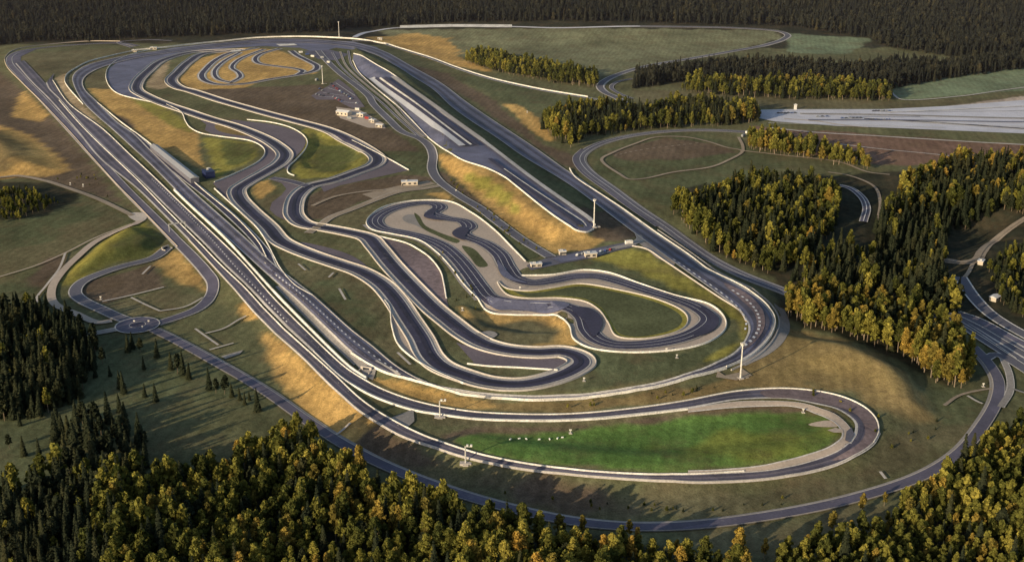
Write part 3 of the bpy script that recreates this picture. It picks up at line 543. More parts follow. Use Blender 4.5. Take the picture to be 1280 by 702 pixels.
# ramp beside the middle straight
track('track', [(165,166),(190,189),(230,222),(262,247),(295,276),(318,299),(333,318),(338,330),(345,342)], 6, 'track', 0, 0, ls=1, rs=1, lmat='white')
barrier("white barrier along the narrow ramp that joins the inner oval by the gantry", curve([(122,129),(150,152),(185,178),(222,210),(256,240),(290,268),(312,290),(325,306),(333,322)]), 0, 1.2)
barrier("white barrier between the narrow ramp and the handling circuit", curve([(268,236),(300,265),(322,286),(334,304),(343,322),(352,338),(370,358),(391,370)]), 0, 1)
# right end pad, service lane and its parking area
S1 = track('service_road', [(398,64),(408,76),(426,93),(460,120),(467,131),(486,150),(504,166),(525,174),(536,183),(541,195),(540,212),(548,226),(575,246),(600,261),(622,278),(655,302),(688,322)], 8, 'road', 0, 0, ls=1, rs=1)
area('parking_area', [(658,332),(688,321),(735,312),(790,302),(797,308),(770,314),(745,322),(700,330),(664,338)], 'road', smooth=False)
area('parking_area', [(690,324),(735,314),(760,310),(745,321),(700,329)], 'oval', z=.6, smooth=False)
track('service_road', [(745,319),(768,311),(789,306),(800,300),(798,294)], 5, 'greyg', 0, 0)
area('yard', [(797,303),(808,300),(845,327),(842,333),(820,322)], 'rb' if 'rb' in M else 'beige', smooth=False)
barrier("low cream kerb wall from the parking area down to the tight bend", curve([(790,308),(806,311),(830,326),(866,350),(899,372),(925,389),(933,402)]), 0, .9, False, 'pale')
area('parking_area', [(389,120),(396,125),(420,125),(430,131),(441,136),(456,134),(440,112),(423,99),(410,108)], 'runoff', smooth=False)
area('yard', [(420,134),(450,138),(480,155),(482,161),(460,160),(425,148)], 'beige', smooth=False)
# skid pads
area('skid_pad', [(442,67.5),(470,81),(489,92),(515,111),(552,141),(579,160),(603,177),(650,211),(691,241),(744,282),(742,287),(732,290.5),(719,287.5),(701,275.5),(644,232),(631,222),(609,211),(579,201),(560,190),(542,178),(499,130),(461,99),(449,90),(441,76)], 'oval', smooth=False)
def strip(a, b, w, mat, z, name='skid_lane'): return ribbon(name, curve([a, b], step=4), -w/2, w/2, z, mat, False, 5)
strip((464.5,99),(578,184), 7.5, 'basalt', 1.86); strip((470,99),(585,184), 4, 'track', 1.90); strip((475,99),(589,183), 2.6, 'white', 1.94)
strip((481,98.5),(597,183), 6, 'track', 1.90); strip((491,97),(603,177), 7, 'pale', 1.88); strip((603,177),(740,279), 5, 'line', 1.86)
strip((640,223),(725,284), 4, 'track', 1.90); strip((630,213),(733,285), 1.2, 'white', 1.94); strip((612,200),(700,262), 4.5, 'track', 1.90)
barrier("white wall on the right side of the skid pads", curve([(442,67.5),(470,81),(489,92),(515,111),(552,141),(579,160),(603,177),(650,211),(691,241),(744,282)]), 0, 1.3)
barrier("cream wall above the orange bank on the left side of the skid pads", curve([(742,287),(732,291),(719,288),(701,276),(644,232),(631,222),(609,211),(579,201),(560,190),(542,178),(499,135),(461,103),(449,91),(441,76)]), 0, 1.2)
for off in (0, 1, 2):
    track('service_road', [(415+off*10,66-off*1),(428+off*7,86),(478+off*8,130),(497+off*6,148),(524+off*5,172)], 2.0, 'dirt' if off == 1 else 'outer', 0, 0, ls=.8, rs=.5)
# slanting lanes right of the oval: the ring road
N1 = track('road', [(940,166),(897,163.5),(853,163.5),(809,167),(766,175),(737,186),(725,198),(733,213),(766,238),(798,262),(831,284),(857,303),(891,326),(929,345),(983,366),(1010,378)], 9, 'road', 2.5, 1.5, 'greyg', .7, .7)
ribbon('road_marking', N1, -.15, .3, .95, 'paint')
track('road', [(728,187),(718,198),(726,214),(760,240),(790,262),(822,284)], 3.2, 'outer', 0, 0, ls=.5, rs=.5)
track('path', [(752,200),(766,191.5),(792,181),(822,172),(857,172),(886,178),(908,185),(927,189),(908,202),(886,210),(842,216),(805,224),(788,225),(774,218)], 3.4, 'dirt', 0, 0, ls=0, rs=0, closed=True)
track('path', [(927,189),(980,195),(1048,203),(1086,216),(1112,219)], 3.2, 'dirt', 0, 0, ls=0, rs=0)
track('path', [(923,172),(928,182),(929,190)], 3.4, 'dirt', 0, 0, ls=0, rs=0)
dashes(curve([(768,195),(800,188),(840,183),(880,178)]), 0, 4, 4, 1.6, .5, 'dirt', 'path')
track('road', [(440,52),(470,53),(494,60),(530,71),(571,86),(616,100),(648,107.5),(680,114),(735,123),(760,127)], 4.5, 'road', 0, 0, ls=1.2, rs=1.2, lmat='white')
barrier("white wall along the service lane that leaves the oval for the pine copse", curve([(480,54),(494,58.5),(530,69.5),(571,84.5),(616,98.5),(648,106),(680,112.5),(735,121.5)]), 0, 1.4)
# northern road
track('road', [(782,130),(770,122.5),(756,116),(750,108),(761,98.5),(791,87.5),(824,80),(859,74.5),(918,64),(958,56.5),(978,50),(984,44),(972,39.5),(940,36.5),(880,34.5),(800,33.5)], 8.5, 'road', 1.5, 2.5, 'pale', 1.3, 1.3)
track('road', [(790,99),(772,103),(764,110),(775,118),(790,124)], 5, 'road', 0, 0, ls=.6, rs=.6)
track('road', [(443,47),(462,40.5),(490,36),(560,34),(640,34),(700,35.5),(800,33.5)], 6, 'pad', 0, 0, ls=1.5, rs=1.5)
area('yard', [(500,32.5),(560,31),(640,31.5),(640,35),(560,34.5),(500,36)], 'white', z=.9, smooth=False)
track('path', [(165,60),(150,53),(185,50.5),(215,51.5)], 5, 'outer', 0, 0, ls=1, rs=1)
# eastern dynamic platform
area('test_pad', [(935,138),(980,137),(1060,137),(1102,137),(1184,133),(1300,124),(1300,168),(1180,163),(1048,158),(967,152),(935,145)], 'pad', smooth=False)
track('track', [(1080,149),(1140,152),(1200,156),(1320,164)], 6, 'track', 0, 0, ls=2, rs=2, lmat='white')
track('path', [(980,149),(1020,152),(1060,158),(1085,160)], 2.5, 'beige', 0, 0, ls=0, rs=0)
track('path', [(960,160),(1016,166),(1100,171),(1238,179.5),(1320,184)], 3.5, 'line', 0, 0, ls=0, rs=0)
track('path', [(1050,181),(1100,187),(1157,192.5),(1190,196)], 2.2, 'line', 0, 0, ls=0, rs=0)
track('path', [(1112,108),(1118,120),(1130,125.5),(1200,121),(1250,114),(1320,104)], 3, 'line', 0, 0, ls=0, rs=0)
for a_, b_, w_, mt_ in (((945,141),(1110,145),1.2,'white'),((1100,141),(1290,139),2,'line'),((960,155),(1180,160.5),1.6,'white'),((1060,147),(1150,147),1.5,'track'),((1130,153),(1300,160),1.5,'white'),((940,139),(1060,138.5),1.5,'white'),((1000,143),(1290,149),5,'greyg'),((1010,151),(1290,153.5),4,'oval'),((1110,141.5),(1290,133),3,'white')):
    ribbon('road_marking', curve([a_, b_], step=6), -w_/2, w_/2, 1.35, mt_)
# right: roads through the woods and the motorway junction
track('road', [(1045,232),(1060,235),(1076,246),(1083,260),(1079,278)], 5.5, 'outer', 0, 0, ls=1, rs=1); ribbon('road_marking', curve([(1045,232),(1060,235),(1076,246),(1083,260),(1079,278)]), -.4, .4, 1.4, 'paint'); 
track('path', [(1035,216),(1060,220),(1090,232),(1100,252),(1096,282)], 3, 'dirt', 0, 0, ls=0, rs=0)
track('road', [(1180,325),(1200,328),(1216,326),(1225,315),(1240,302),(1262,285),(1290,268)], 5, 'dirt', 0, 3, 'dirt', 0, 0)
track('path', [(1216,330),(1210,342),(1203,350)], 3, 'dirt', 0, 0, ls=0, rs=0)
track('road', [(1200,347),(1216,371),(1235,391),(1255,405),(1300,430)], 8, 'road', 0, 0, ls=1.2, rs=1.2, lmat='white')
track('motorway', [(1160,393),(1186,398),(1209,410),(1235,427),(1265,446),(1310,475)], 9, 'road', 1, 1, 'greyg', 1, 1)
track('motorway', [(1150,388),(1180,391),(1212,402),(1246,421),(1280,442),(1320,465)], 9, 'road', 0, 0, ls=1, rs=1)
track('motorway', [(1190,391),(1216,398),(1250,415),(1290,436),(1320,450)], 6, 'outer', 0, 0, ls=1, rs=1)
PER = track('road', [(1216,434),(1228,446),(1240,461),(1248,478),(1246,500),(1230,530),(1198,568),(1150,597),(1060,626),(960,646),(860,658),(780,659),(700,650),(610,629),(530,603),(470,578),(430,557),(384,527),(330,489),(270,454),(215,424),(192,413)], 6.2, 'outer', .6, 2.2, 'greyg', .4, .5, lmat='pale')
track('road', [(1235,446),(1250,446),(1256,455),(1262,472),(1262,490),(1250,510)], 3.5, 'greyg', 0, 0, ls=.5, rs=.5)
track('road', [(1233,449),(1245,444),(1262,452),(1290,470)], 5, 'road', 0, 0, ls=.8, rs=.8)
track('path', [(1262,486),(1280,492),(1310,500)], 2, 'greyg', 0, 0, ls=0, rs=0)
track('path', [(1180,508),(1200,495),(1230,488),(1240,487)], 2, 'ol' if 'ol' in M else 'dirt', 0, 0, ls=0, rs=0)
for pts in ([(1169,398),(1195,405),(1225,422),(1262,446),(1300,470)], [(1160,389),(1190,394),(1220,407),(1260,430),(1310,458)], [(1200,391),(1230,402),(1270,424),(1310,444)], [(1165,394),(1188,398),(1211,410),(1240,429),(1270,450)]):
    ribbon('road_marking', curve(pts), -.3, .3, 1.5, 'white')
area('yard', [(345,56),(368,55.5),(372,57.5),(350,58.5)], 'white', z=1.1, smooth=False); area('yard', [(288,64.5),(300,63),(302,64.5),(290,66)], 'white', z=1.1, smooth=False)
# left: roundabout and loop road
cx, cy = at(172, 407.5)
ang = np.linspace(0, 2*PI, 40, endpoint=False)
def ring(r0, r1, z, mat, name='roundabout'):
    A = np.stack([cx+r0*np.cos(ang), cy+r0*np.sin(ang)], 1); B = np.stack([cx+r1*np.cos(ang), cy+r1*np.sin(ang)], 1)
    return sheet(name, A, B, z, mat, True, 2)
ring(14, 14.9, 1.06, 'line', 'road_edge'); ring(5.5, 14, 1.10, 'outer'); ring(.5, 5.5, 1.14, 'track', 'roundabout_island'); ring(5.1, 5.6, 1.2, 'line', 'road_edge')
track('road', [(162,402),(150,398),(128,388),(103,376),(94,366),(103,353),(128,342),(154,333.5),(190,324),(209,311)], 8, 'road', 1, 1, 'greyg', .7, .7)
track('road', [(60,428),(85,424),(110,419),(138,414),(160,409)], 6, 'greyg', 0, 0, ls=.6, rs=.6)
track('path', [(-40,228),(0,223),(22,221),(56,227),(84,236),(120,249),(146,261),(164,270)], 4.5, 'dirt', 0, 0, ls=.8, rs=0, lmat='beige')
area('yard', [(160,268),(168,266),(180,267),(183,274),(176,278),(166,275)], 'pale', smooth=True)
track('path', [(176,277),(164,283),(123,301),(97,322),(77,342),(65,362),(69,381),(97,394),(123,404),(140,402)], 6, 'beige', 0, 0, ls=0, rs=0)
track('path', [(82,317),(74,337),(58,358),(46,376),(60,384)], 1.8, 'pale', 0, 0, ls=0, rs=0)
track('path', [(164,281),(120,298),(82,317),(45,333),(0,347)], 1.6, 'tan' if 'tan' in M else 'beige', 0, 0, ls=0, rs=0)
for pts in ([(244,412),(258,422),(273,432.5)], [(257,418),(279,412),(300,400),(308,396)], [(262,438.5),(292,430)], [(128,378),(165,370),(205,360)], [(164,373),(182,382),(200,390)],
            [(200,390),(230,385),(254,373)], [(178,344),(188,334)], [(373,331),(382,339)], [(411,348),(417,342)], [(424,362),(432,376)], [(497,442),(513,457)],
            [(1209,496),(1221,503),(1228,506)], [(1100,591),(1107,600)], [(420,545),(438,530)], [(500,470),(470,452)]):
    track('drain_channel', pts, 1.6, 'pale', 0, 0, ls=0, rs=0)
area('yard', [(276,446),(290,442),(304,438),(300,443),(282,449)], 'greyg', smooth=False)
area('yard', [(488,523),(517,512),(518,527),(510,534)], 'greyg', smooth=False)
area('yard', [(594,419),(612,414),(622,418),(614,424),(600,424)], 'greyg')
area('yard', [(440,450),(462,452),(470,463),(466,476),(456,470)], 'greyg', smooth=False)
area('yard', [(1010,531),(1030,526),(1048,528),(1046,534),(1028,534)], 'beige', z=.4)
area('yard', [(897,464),(906,470),(924,466),(926,460),(940,470),(920,476),(895,472)], 'dirt', smooth=False)
# ------------------------------------------------------------------ small built things
def box(x0, x1, y0, y1, z0, z1):
    V = [(x, y, z) for z in (z0, z1) for x, y in ((x0,y0),(x1,y0),(x1,y1),(x0,y1))]
    return V, [(0,3,2,1),(4,5,6,7),(0,1,5,4),(1,2,6,5),(2,3,7,6),(3,0,4,7)]
def join(parts):
    V, F = [], []
    for v, f in parts: n = len(V); V += v; F += [tuple(i+n for i in q) for q in f]
    return V, F
def tube(p0, p1, r0, r1, n=8):
    p0, p1 = Vector(p0), Vector(p1); d = (p1-p0).normalized(); u = d.orthogonal().normalized(); w = d.cross(u)
    V = [tuple(p+(u*math.cos(a)+w*math.sin(a))*r) for p, r in ((p0, r0), (p1, r1)) for a in [2*PI*k/n for k in range(n)]]
    return V, [(k, (k+1) % n, n+(k+1) % n, n+k) for k in range(n)]+[tuple(range(n))[::-1], tuple(range(n, 2*n))]
def part(name, geo, mat, parent): return meshobj(name, geo[0], geo[1], mat, parent)
def mast(px, py, h, label, heads=1, plinth=True):
    x, y = at(px, py); o = thing('light_mast', label, 'mast', (x, y, hz(x, y)), .4)
    part('pole', tube((0,0,0), (0,0,h), .55, .32, 10), 'white', o)
    b = join([box(-1.6,1.6,-1.6,1.6,-.5,.7), box(1.6,5.5,-.9,.9,-.5,.25)]); part('base', b, 'pale', o)
    fr = part('floodlight_ring', tube((0,0,h-1.6), (0,0,h-.9), 1.15, 1.15, 12), 'white', o)
    for a in [k*PI/3 for k in range(6)]: part('floodlight', box(1.0*math.cos(a)-.35,1.0*math.cos(a)+.35,1.0*math.sin(a)-.35,1.0*math.sin(a)+.35,h-.9,h-.1), 'white', fr)
    return o
mast(424, 46.5, 26, "white floodlight mast behind the far end of the oval, against the dark forest")
mast(403.5, 105, 25, "white floodlight mast beside the small car park near the far hairpins")
mast(742.5, 284, 24, "tall white floodlight mast at the pointed end of the skid pads")
mast(925.5, 473, 23, "nearest tall white floodlight mast, between the tight bend and the lower loop")
for px, py, lb in ((550, 521, "twin headed camera pole on a concrete base below the orange bank"), (582, 579, "twin headed camera pole on a concrete base outside the lowest bend")):
    x, y = at(px, py); o = thing('camera_pole', lb, 'camera pole', (x, y, hz(x, y)))
    part('pole', tube((0,0,0), (0,0,10), .45, .35), 'metal', o)
    part('arm', box(-.2,3.4,-.18,.18,9.6,9.95), 'metal', o)
    for s in (1.0, 3.0): part('lamp_head', box(s-.55,s+.55,-.5,.5,9.953,10.9), 'white', o)
    part('base', join([box(-3,3,-1.6,1.6,-.5,.6), box(-1.5,1.5,-2.4,-1.6,-.5,.35)]), 'pale', o)
def building(name, px, py, L, Wd, h, rz, label, roof='flat', wall='wallc', roofm='roofw', win=True):
    x, y = at(px, py); o = thing(name, label, 'building', (x, y, hz(x, y)), rz)
    part('wall', box(-L/2, L/2, -Wd/2, Wd/2, -1, h), wall, o)
    if roof == 'flat':
        rf = part('roof', box(-L/2-.4, L/2+.4, -Wd/2-.4, Wd/2+.4, h+.003, h+.5), roofm, o); part('roof_vent', box(-L/4, -L/4+1.6, -.8, .8, h+.503, h+1.3), 'metal', rf)
    else:
        r = h+Wd*.22
        V = [(-L/2-.5,-Wd/2-.5,h),(L/2+.5,-Wd/2-.5,h),(L/2+.5,Wd/2+.5,h),(-L/2-.5,Wd/2+.5,h),(-L/2-.5,0,r),(L/2+.5,0,r)]
        part('roof', (V, [(0,1,5,4),(2,3,4,5),(0,4,3),(1,2,5),(3,2,1,0)]), roofm, o)
    if win:
        n = max(2, int(L/5))
        for k in range(n):
            wx = -L/2+(k+.5)*L/n
            wd = part('window', box(wx-1.2, wx+1.2, -Wd/2-.06, -Wd/2+.02, h*.35, h*.75), 'glass', o); part('sill', box(wx-1.35, wx+1.35, -Wd/2-.2, -Wd/2+.02, h*.35-.15, h*.35-.003), 'pale', wd)
        part('door', box(-L/2+.3, -L/2+1.4, -Wd/2-.08, -Wd/2+.02, -.5, 2.2), 'glass', o)
    return o
def heading(a, b):
    p, q = at(*a), at(*b); return math.atan2(q[1]-p[1], q[0]-p[0]), math.hypot(q[0]-p[0], q[1]-p[1])
rz, L = heading((192,186),(243,227))
building('pit_hall', 217, 207, L, 8, 5, rz, "long narrow grey roofed hall lying beside the left straight", 'gable', 'road', 'hallroof', False)
rz2, _ = heading((192,180),(244,222))
o = building('control_building', 261, 221, 13, 9, 6, rz2, "small navy blue panelled block at the lower end of the long hall", 'flat', 'navy', 'navy', False)
building('shed', 512, 231, 15, 6, 3.6, .12, "low white roofed shed standing alone above the wet handling loop")
building('workshop', 430, 144, 17, 9, 4.5, -.5, "cream workshop with white roof, left of the yard below the car park", 'gable')
building('workshop', 452, 146, 9, 7, 4, -.5, "small white roofed workshop in the middle of the sandy yard")
building('workshop', 466, 153, 7, 5, 3.2, -.5, "smaller hut near the service lane at the edge of the sandy yard")
building('workshop', 475, 159, 9, 5, 3, -.5, "long low hut at the bottom corner of the sandy yard", 'gable', 'rd' if 'rd' in M else 'wallc')
building('gatehouse', 738, 321, 9, 5, 3.4, .2, "white flat roofed gatehouse in the middle of the car park above the green bank")
building('gatehouse', 703, 318, 5, 4, 3, .2, "little white cabin on the upper edge of the car park by the orange bank")
building('gatehouse', 670, 333, 8, 4, 2.6, .2, "pale timing hut at the left end of the car park")
building('pump_house', 1226, 330, 6, 4, 3, 1, "tiny pump house beside the dirt road in the dark wood")
building('pump_house', 1243, 375, 7, 5, 3, .8, "pale hut on the verge above the motorway junction", 'gable')
building('kiosk', 994, 137, 3, 3, 6, 0, "narrow white tower at the upper edge of the lilac test pad", 'flat', 'white', 'roofw', False)
building('kiosk', 192, 62, 10, 5, 3.5, .2, "white kiosk by the far left corner of the oval, nearest the entry")
building('kiosk', 168, 65, 7, 4, 3, .2, "small white hut at the left of the far corner of the oval")
building('kiosk', 475, 50, 8, 3, 3, -.2, "little cream hut beyond the far right bend of the oval")
# tunnel portals
for px, py, rz, lb in ((207, 312, 1.0, "dark tunnel mouth where the loop road runs under the straights"), (458, 464, -.35, "dark underpass mouth between the grass strip and the orange bank")):
    x, y = at(px, py); o = thing('tunnel_portal', lb, 'tunnel', (x, y, hz(x, y)), rz); o.scale = (.6, .6, .6)
    part('headwall', join([box(-6,-3.6,-.6,.6,-1,4.4), box(3.6,6,-.6,.6,-1,4.4), box(-6,6,-.62,.62,4.403,5.4)]), 'pale', o)
    part('opening_shade', box(-3.6,3.6,-.2,.58,-1,4.4), 'glass', o)  # solid dark block stands for the shade inside the mouth
    for s in (-1, 1): part('wing_wall', box(s*6.2-.4, s*6.2+.4, -7, -.64, -1, 2.6), 'pale', o)
# cars
def car_proto(mat):
    o = bpy.data.objects.new('parked_car', None)
    prof = [(-2.2,.3),(-2.25,.8),(-1.5,.95),(-.9,1.42),(.6,1.45),(1.25,.95),(2.1,.82),(2.2,.3)]
    n = len(prof); V = [(x, s*.88*(.8 if z > 1.2 else 1), z) for s in (-1, 1) for x, z in prof]
    F = [(i, i+1, n+i+1, n+i) for i in range(n-1)]+[(n-1, 0, n, 2*n-1), tuple(range(n))[::-1], tuple(range(n, 2*n))]
    link(o)
    part('body', (V, F), mat, o)
    V = [(x, s*w, z) for s in (-1, 1) for x, z, w in ((-1.35,.98,.90),(-.85,1.36,.76),(.55,1.38,.76),(1.1,.98,.90))]
    part('window', (V, [(0,1,2,3)[::-1],(4,5,6,7)]), 'glass', o)
    for x in (-1.35, 1.35):
        for s in (-.8, .8): part('wheel', tube((x,s-.12,.33), (x,s+.12,.33), .34, .34, 10), 'glass', o)
    return o
def dup(root, loc, rz):
    r = root.copy(); COL.objects.link(r); r.location = loc; r.rotation_euler = (0,0,rz)
    for ch in root.children: c = ch.copy(); COL.objects.link(c); c.parent = r
    return r
CN = ['white', 'black', 'red', 'blue', 'silver']; protos = {}
def car(px, py, rz, c, label, group=None, s=1.25):
    x, y = at(px, py)
    if c not in protos: o = protos[c] = car_proto('car%d' % c); o.location = (x, y, hz(x,y)+.7); o.rotation_euler = (0,0,rz)
    else: o = dup(protos[c], (x, y, hz(x,y)+.7), rz)
    return tag(o, label, 'car', group)
for i, (px, py) in enumerate([(722,320),(728,318.5),(751,316),(757,315),(763,313.5)]):
    car(px, py, 1.1, [0,4,0,3,2][i], ["white car left of the gatehouse in the upper car park","silver car just left of the gatehouse","white car just right of the gatehouse","blue car second to the right of the gatehouse","red car furthest right of the gatehouse"][i])
k = 0
for row, (a, b, n) in enumerate([((400,112),(428,128),9), ((414,106),(446,130),10), ((396,119),(420,124),7), ((420,111),(440,124),8)]):
    for j in range(n):
        if rng.random() < .25: continue
        f = j/(n-1); c = int(rng.integers(0, 5)); car(a[0]+(b[0]-a[0])*f, a[1]+(b[1]-a[1])*f, .9, c, f"small {CN[c]} car parked in the tiny lilac car park by the far mast", f"{CN[c]} cars in the tiny car park")
for (x0, y0, x1, n) in [(1053,148.5,1076,6), (1088,150.5,1112,8), (1092,139.5,1112,7), (973,142,994,6), (1022,146.5,1034,3)]:
    for j in range(n):
        c = int(rng.choice([1, 1, 3, 4, 1])); car(x0+(x1-x0)*j/max(1,n-1), y0+.4*rng.random(), .05, c, f"{CN[c]} car standing on the distant lilac test pad", f"{CN[c]} cars on the test pad")
# white bales and little posts
def bale(px, py, label, group=None, r=.9, name='round_bale'):
    x, y = at(px, py); r *= .45; g1 = tube((-.6,0,r), (.6,0,r), r, r, 12)
    o = meshobj(name, g1[0], g1[1], 'wrap'); o.location = (x, y, hz(x, y)); o.rotation_euler = (0,0,random.random()*3)
    return tag(o, label, 'bale', group)
for px, py in [(638,549.5),(649,548.5),(658,549),(674,549.5),(687,549),(697,548),(703,547)]: bale(px, py, "white wrapped bale in the row along the green field", "white bales in the green field")
def post(px, py, label, h=2.4):
    x, y = at(px, py); o = thing('marker_post', label, 'post', (x, y, hz(x,y)))
    part('pole', tube((0,0,0), (0,0,h), .22, .18), 'metal', o); part('marker_plate', box(-.6,.6,-.1,.1,h-.9,h), 'white', o); part('base', box(-.9,.9,-.9,.9,-.3,.25), 'pale', o)
for px, py, lb in [(713,541,"white marker post at the upper edge of the green field"),(1004,515,"white marker post under the far loop in the green field"),(126,374,"white marker post in the brown plot inside the left loop road"),(846,447,"white marker post on the dark green infield above the oval"),
    (833,439,"smaller white marker post close under the wet handling barrier"),(1229,483,"white marker post beside the right perimeter road"),(570,240,"white marker post in the shade below the skid pads"),(650,362,"white marker post on the grass inside the wet handling loop"),
    (168,404,"white post on the upper left of the roundabout"),(186,404,"white post on the upper right of the roundabout"),(178,411,"white post on the lower rim of the roundabout"),(104,233,"left white post by the gravel path below the long straight"),(88,231,"white post nearest the bushes by the gravel path"),
    (659,141,"white post beside the orange strip near the pine copse"),(746,161,"white post in the dark grass by the ring road"),(578,388,"white post at the left end of the sunken orange hollow"),(730,476,"white post on grass right of the big hairpin")]:
    post(px, py, lb)
def container(px, py, rz, mat, label, L=6.0):
    x, y = at(px, py); o = thing('shipping_container', label, 'container', (x, y, hz(x,y)+.5), rz)
    part('body', join([box(-L/2, L/2, -1.2, 1.2, 0, 2.6)]+[box(-L/2+.3+k*.8, -L/2+.6+k*.8, -1.28, 1.28, .1, 2.5) for k in range(int((L-.6)/.8))]), mat, o)
    for s in (-.62, .62): part('door', box(L/2+.003, L/2+.08, s-.55, s+.55, .15, 2.45), 'metal', o)
for px, py, rz, mt, lb in [(376,66.5,.3,'white',"white container at the left end of the far paddock beside the hairpins"),(384,69,.2,'car3',"blue container between two white ones in the far paddock"),(391,71.5,-.4,'white',"white container in the middle of the far paddock"),
    (403,73,-.5,'car4',"grey container beside the far paddock entry lane"),(411,79,-.7,'white',"white container at the lower right end of the far paddock"),(396,101,1.2,'car4',"grey container just left of the far mast base"),
    (447,138,-.5,'white',"white container above the sandy yard huts"),(459,149,-.6,'car2',"red container between huts in the sandy yard"),(437,149,-.5,'car4',"grey container at the lower left of the sandy yard"),
    (786,305,.3,'white',"white container where the car park lane meets the oval"),(262,214,-.8,'white',"white container above the navy block by the long hall"),(935,167,.5,'white',"white container by the ring road near the birch belt"),
    (929,171,.9,'car4',"grey container on the verge just inside the ring road crossing")]:
    container(px, py, rz, mt, lb)
for i, (a_, b_) in enumerate([((399,122),(424,123)),((404,117),(430,121)),((410,111),(436,119)),((420,105),(444,121)),((426,128),(448,131))]):
    ribbon('road_marking', curve([a_, b_], step=4), -.35, .35, 1.3, 'paint')
# gantry over the straight
x, y = at(222, 288); o = thing('gantry', "thin sign gantry spanning the narrow lane of the left straights", 'gantry', (x, y, hz(x,y)), .6)
for s in (-7, 7): part('leg', box(s-.25,s+.25,-.25,.25,0,6), 'metal', o)
part('crossbeam', box(-7.2,7.2,-.3,.3,6.003,6.8), 'metal', o)
# ------------------------------------------------------------------ trees
def make_crown(kind, h, r, seed, nq, q):
    rg = np.random.default_rng(seed); V = []; F = []; T = []
    def quad(c, nrm, s, tone):
        nrm = nrm/(np.linalg.norm(nrm)+1e-9); u = np.cross(nrm, rg.normal(size=3)); u /= np.linalg.norm(u)+1e-9; w = np.cross(nrm, u)
        a, b = s*rg.uniform(.7, 1.3), s*rg.uniform(.5, 1.1); n = len(V)
        for i, j in ((-1,-.6),(.9,-1),(1,.8),(-.7,1)): V.append(c+u*a*i*.5+w*b*j*.5)
        F.append((n, n+1, n+2, n+3)); T.append(tone)
    if kind == 'spruce':
        z0 = h*.10; lay = 13
        for k in range(nq):
            f = rg.random()**1.35; f = (math.floor(f*lay)+rg.random()*.55)/lay; z = z0+(h-z0)*f
            R = r*(1-f)**.85*(.72+.28*rg.random())*(1-.28*((f*lay) % 1)); a = rg.uniform(0, 2*PI); rr = R*math.sqrt(rg.uniform(.25, 1))
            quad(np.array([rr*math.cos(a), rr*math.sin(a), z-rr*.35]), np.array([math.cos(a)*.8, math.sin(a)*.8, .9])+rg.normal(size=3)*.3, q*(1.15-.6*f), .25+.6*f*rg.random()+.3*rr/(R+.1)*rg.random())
        core = (z0+.8, h*.93, r*.50)
    else:
        lobes = []
        zc = {'broad': .48, 'tall': .54, 'far': .5}[kind]; span = {'broad': .66, 'tall': .6, 'far': .62}[kind]
        for k in range({'broad': 22, 'tall': 24, 'far': 10}[kind]):
            f = rg.random(); a = rg.uniform(0, 2*PI); z = h*(zc-.28+span*f); env = math.sin(PI*min(1, max(.12, (f*.86+.14))))**.6
            lobes.append((np.array([r*.72*env*math.cos(a), r*.72*env*math.sin(a), z]), r*rg.uniform(.2, .36), rg.uniform(-.3, .35)))
        lobes.append((np.array([r*.1, 0, h*.88]), r*.26, .3)); lobes.append((np.array([0,0,h*.78]), r*.42, .1)); lobes.append((np.array([0,0,h*.6]), r*.6, 0))
        for k in range(nq):
            c, R, tn = lobes[rg.integers(len(lobes))]; dirv = rg.normal(size=3); dirv /= np.linalg.norm(dirv); dirv[2] = abs(dirv[2])*.9 if rg.random() < .7 else dirv[2]
            p = c+dirv*R*np.array([1,1,1.15])*rg.uniform(.6, 1.3)
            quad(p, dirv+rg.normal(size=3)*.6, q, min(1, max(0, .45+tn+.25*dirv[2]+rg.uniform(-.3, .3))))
        core = (h*(zc-.22), h*.86, r*.52)
    # dark inner mass, uneven
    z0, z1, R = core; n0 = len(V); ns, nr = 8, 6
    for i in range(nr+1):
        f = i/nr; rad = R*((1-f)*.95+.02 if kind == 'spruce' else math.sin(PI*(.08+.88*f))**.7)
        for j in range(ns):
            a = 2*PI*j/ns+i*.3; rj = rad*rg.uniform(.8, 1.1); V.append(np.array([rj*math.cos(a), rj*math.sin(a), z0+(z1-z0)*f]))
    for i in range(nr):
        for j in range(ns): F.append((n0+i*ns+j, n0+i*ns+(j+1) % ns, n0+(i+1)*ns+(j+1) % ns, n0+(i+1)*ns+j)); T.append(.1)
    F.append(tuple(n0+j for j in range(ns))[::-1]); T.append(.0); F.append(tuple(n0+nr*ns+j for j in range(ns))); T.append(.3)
    return V, F, T
def make_trunk(h, r, kind, rg):
    P = [tube((0,0,-1), (.15,.1,h*.55), r, r*.6, 7), tube((.15,.1,h*.55), (0,0,h*.92), r*.6, r*.15, 6)]
    if kind != 'spruce':
        for k in range(4):
            a = rg.uniform(0, 6.28); z = h*rg.uniform(.36, .6); P.append(tube((.1,.07,z), (math.cos(a)*h*.11, math.sin(a)*h*.11, z+h*.14), r*.4, r*.12, 5))
    return join(P)
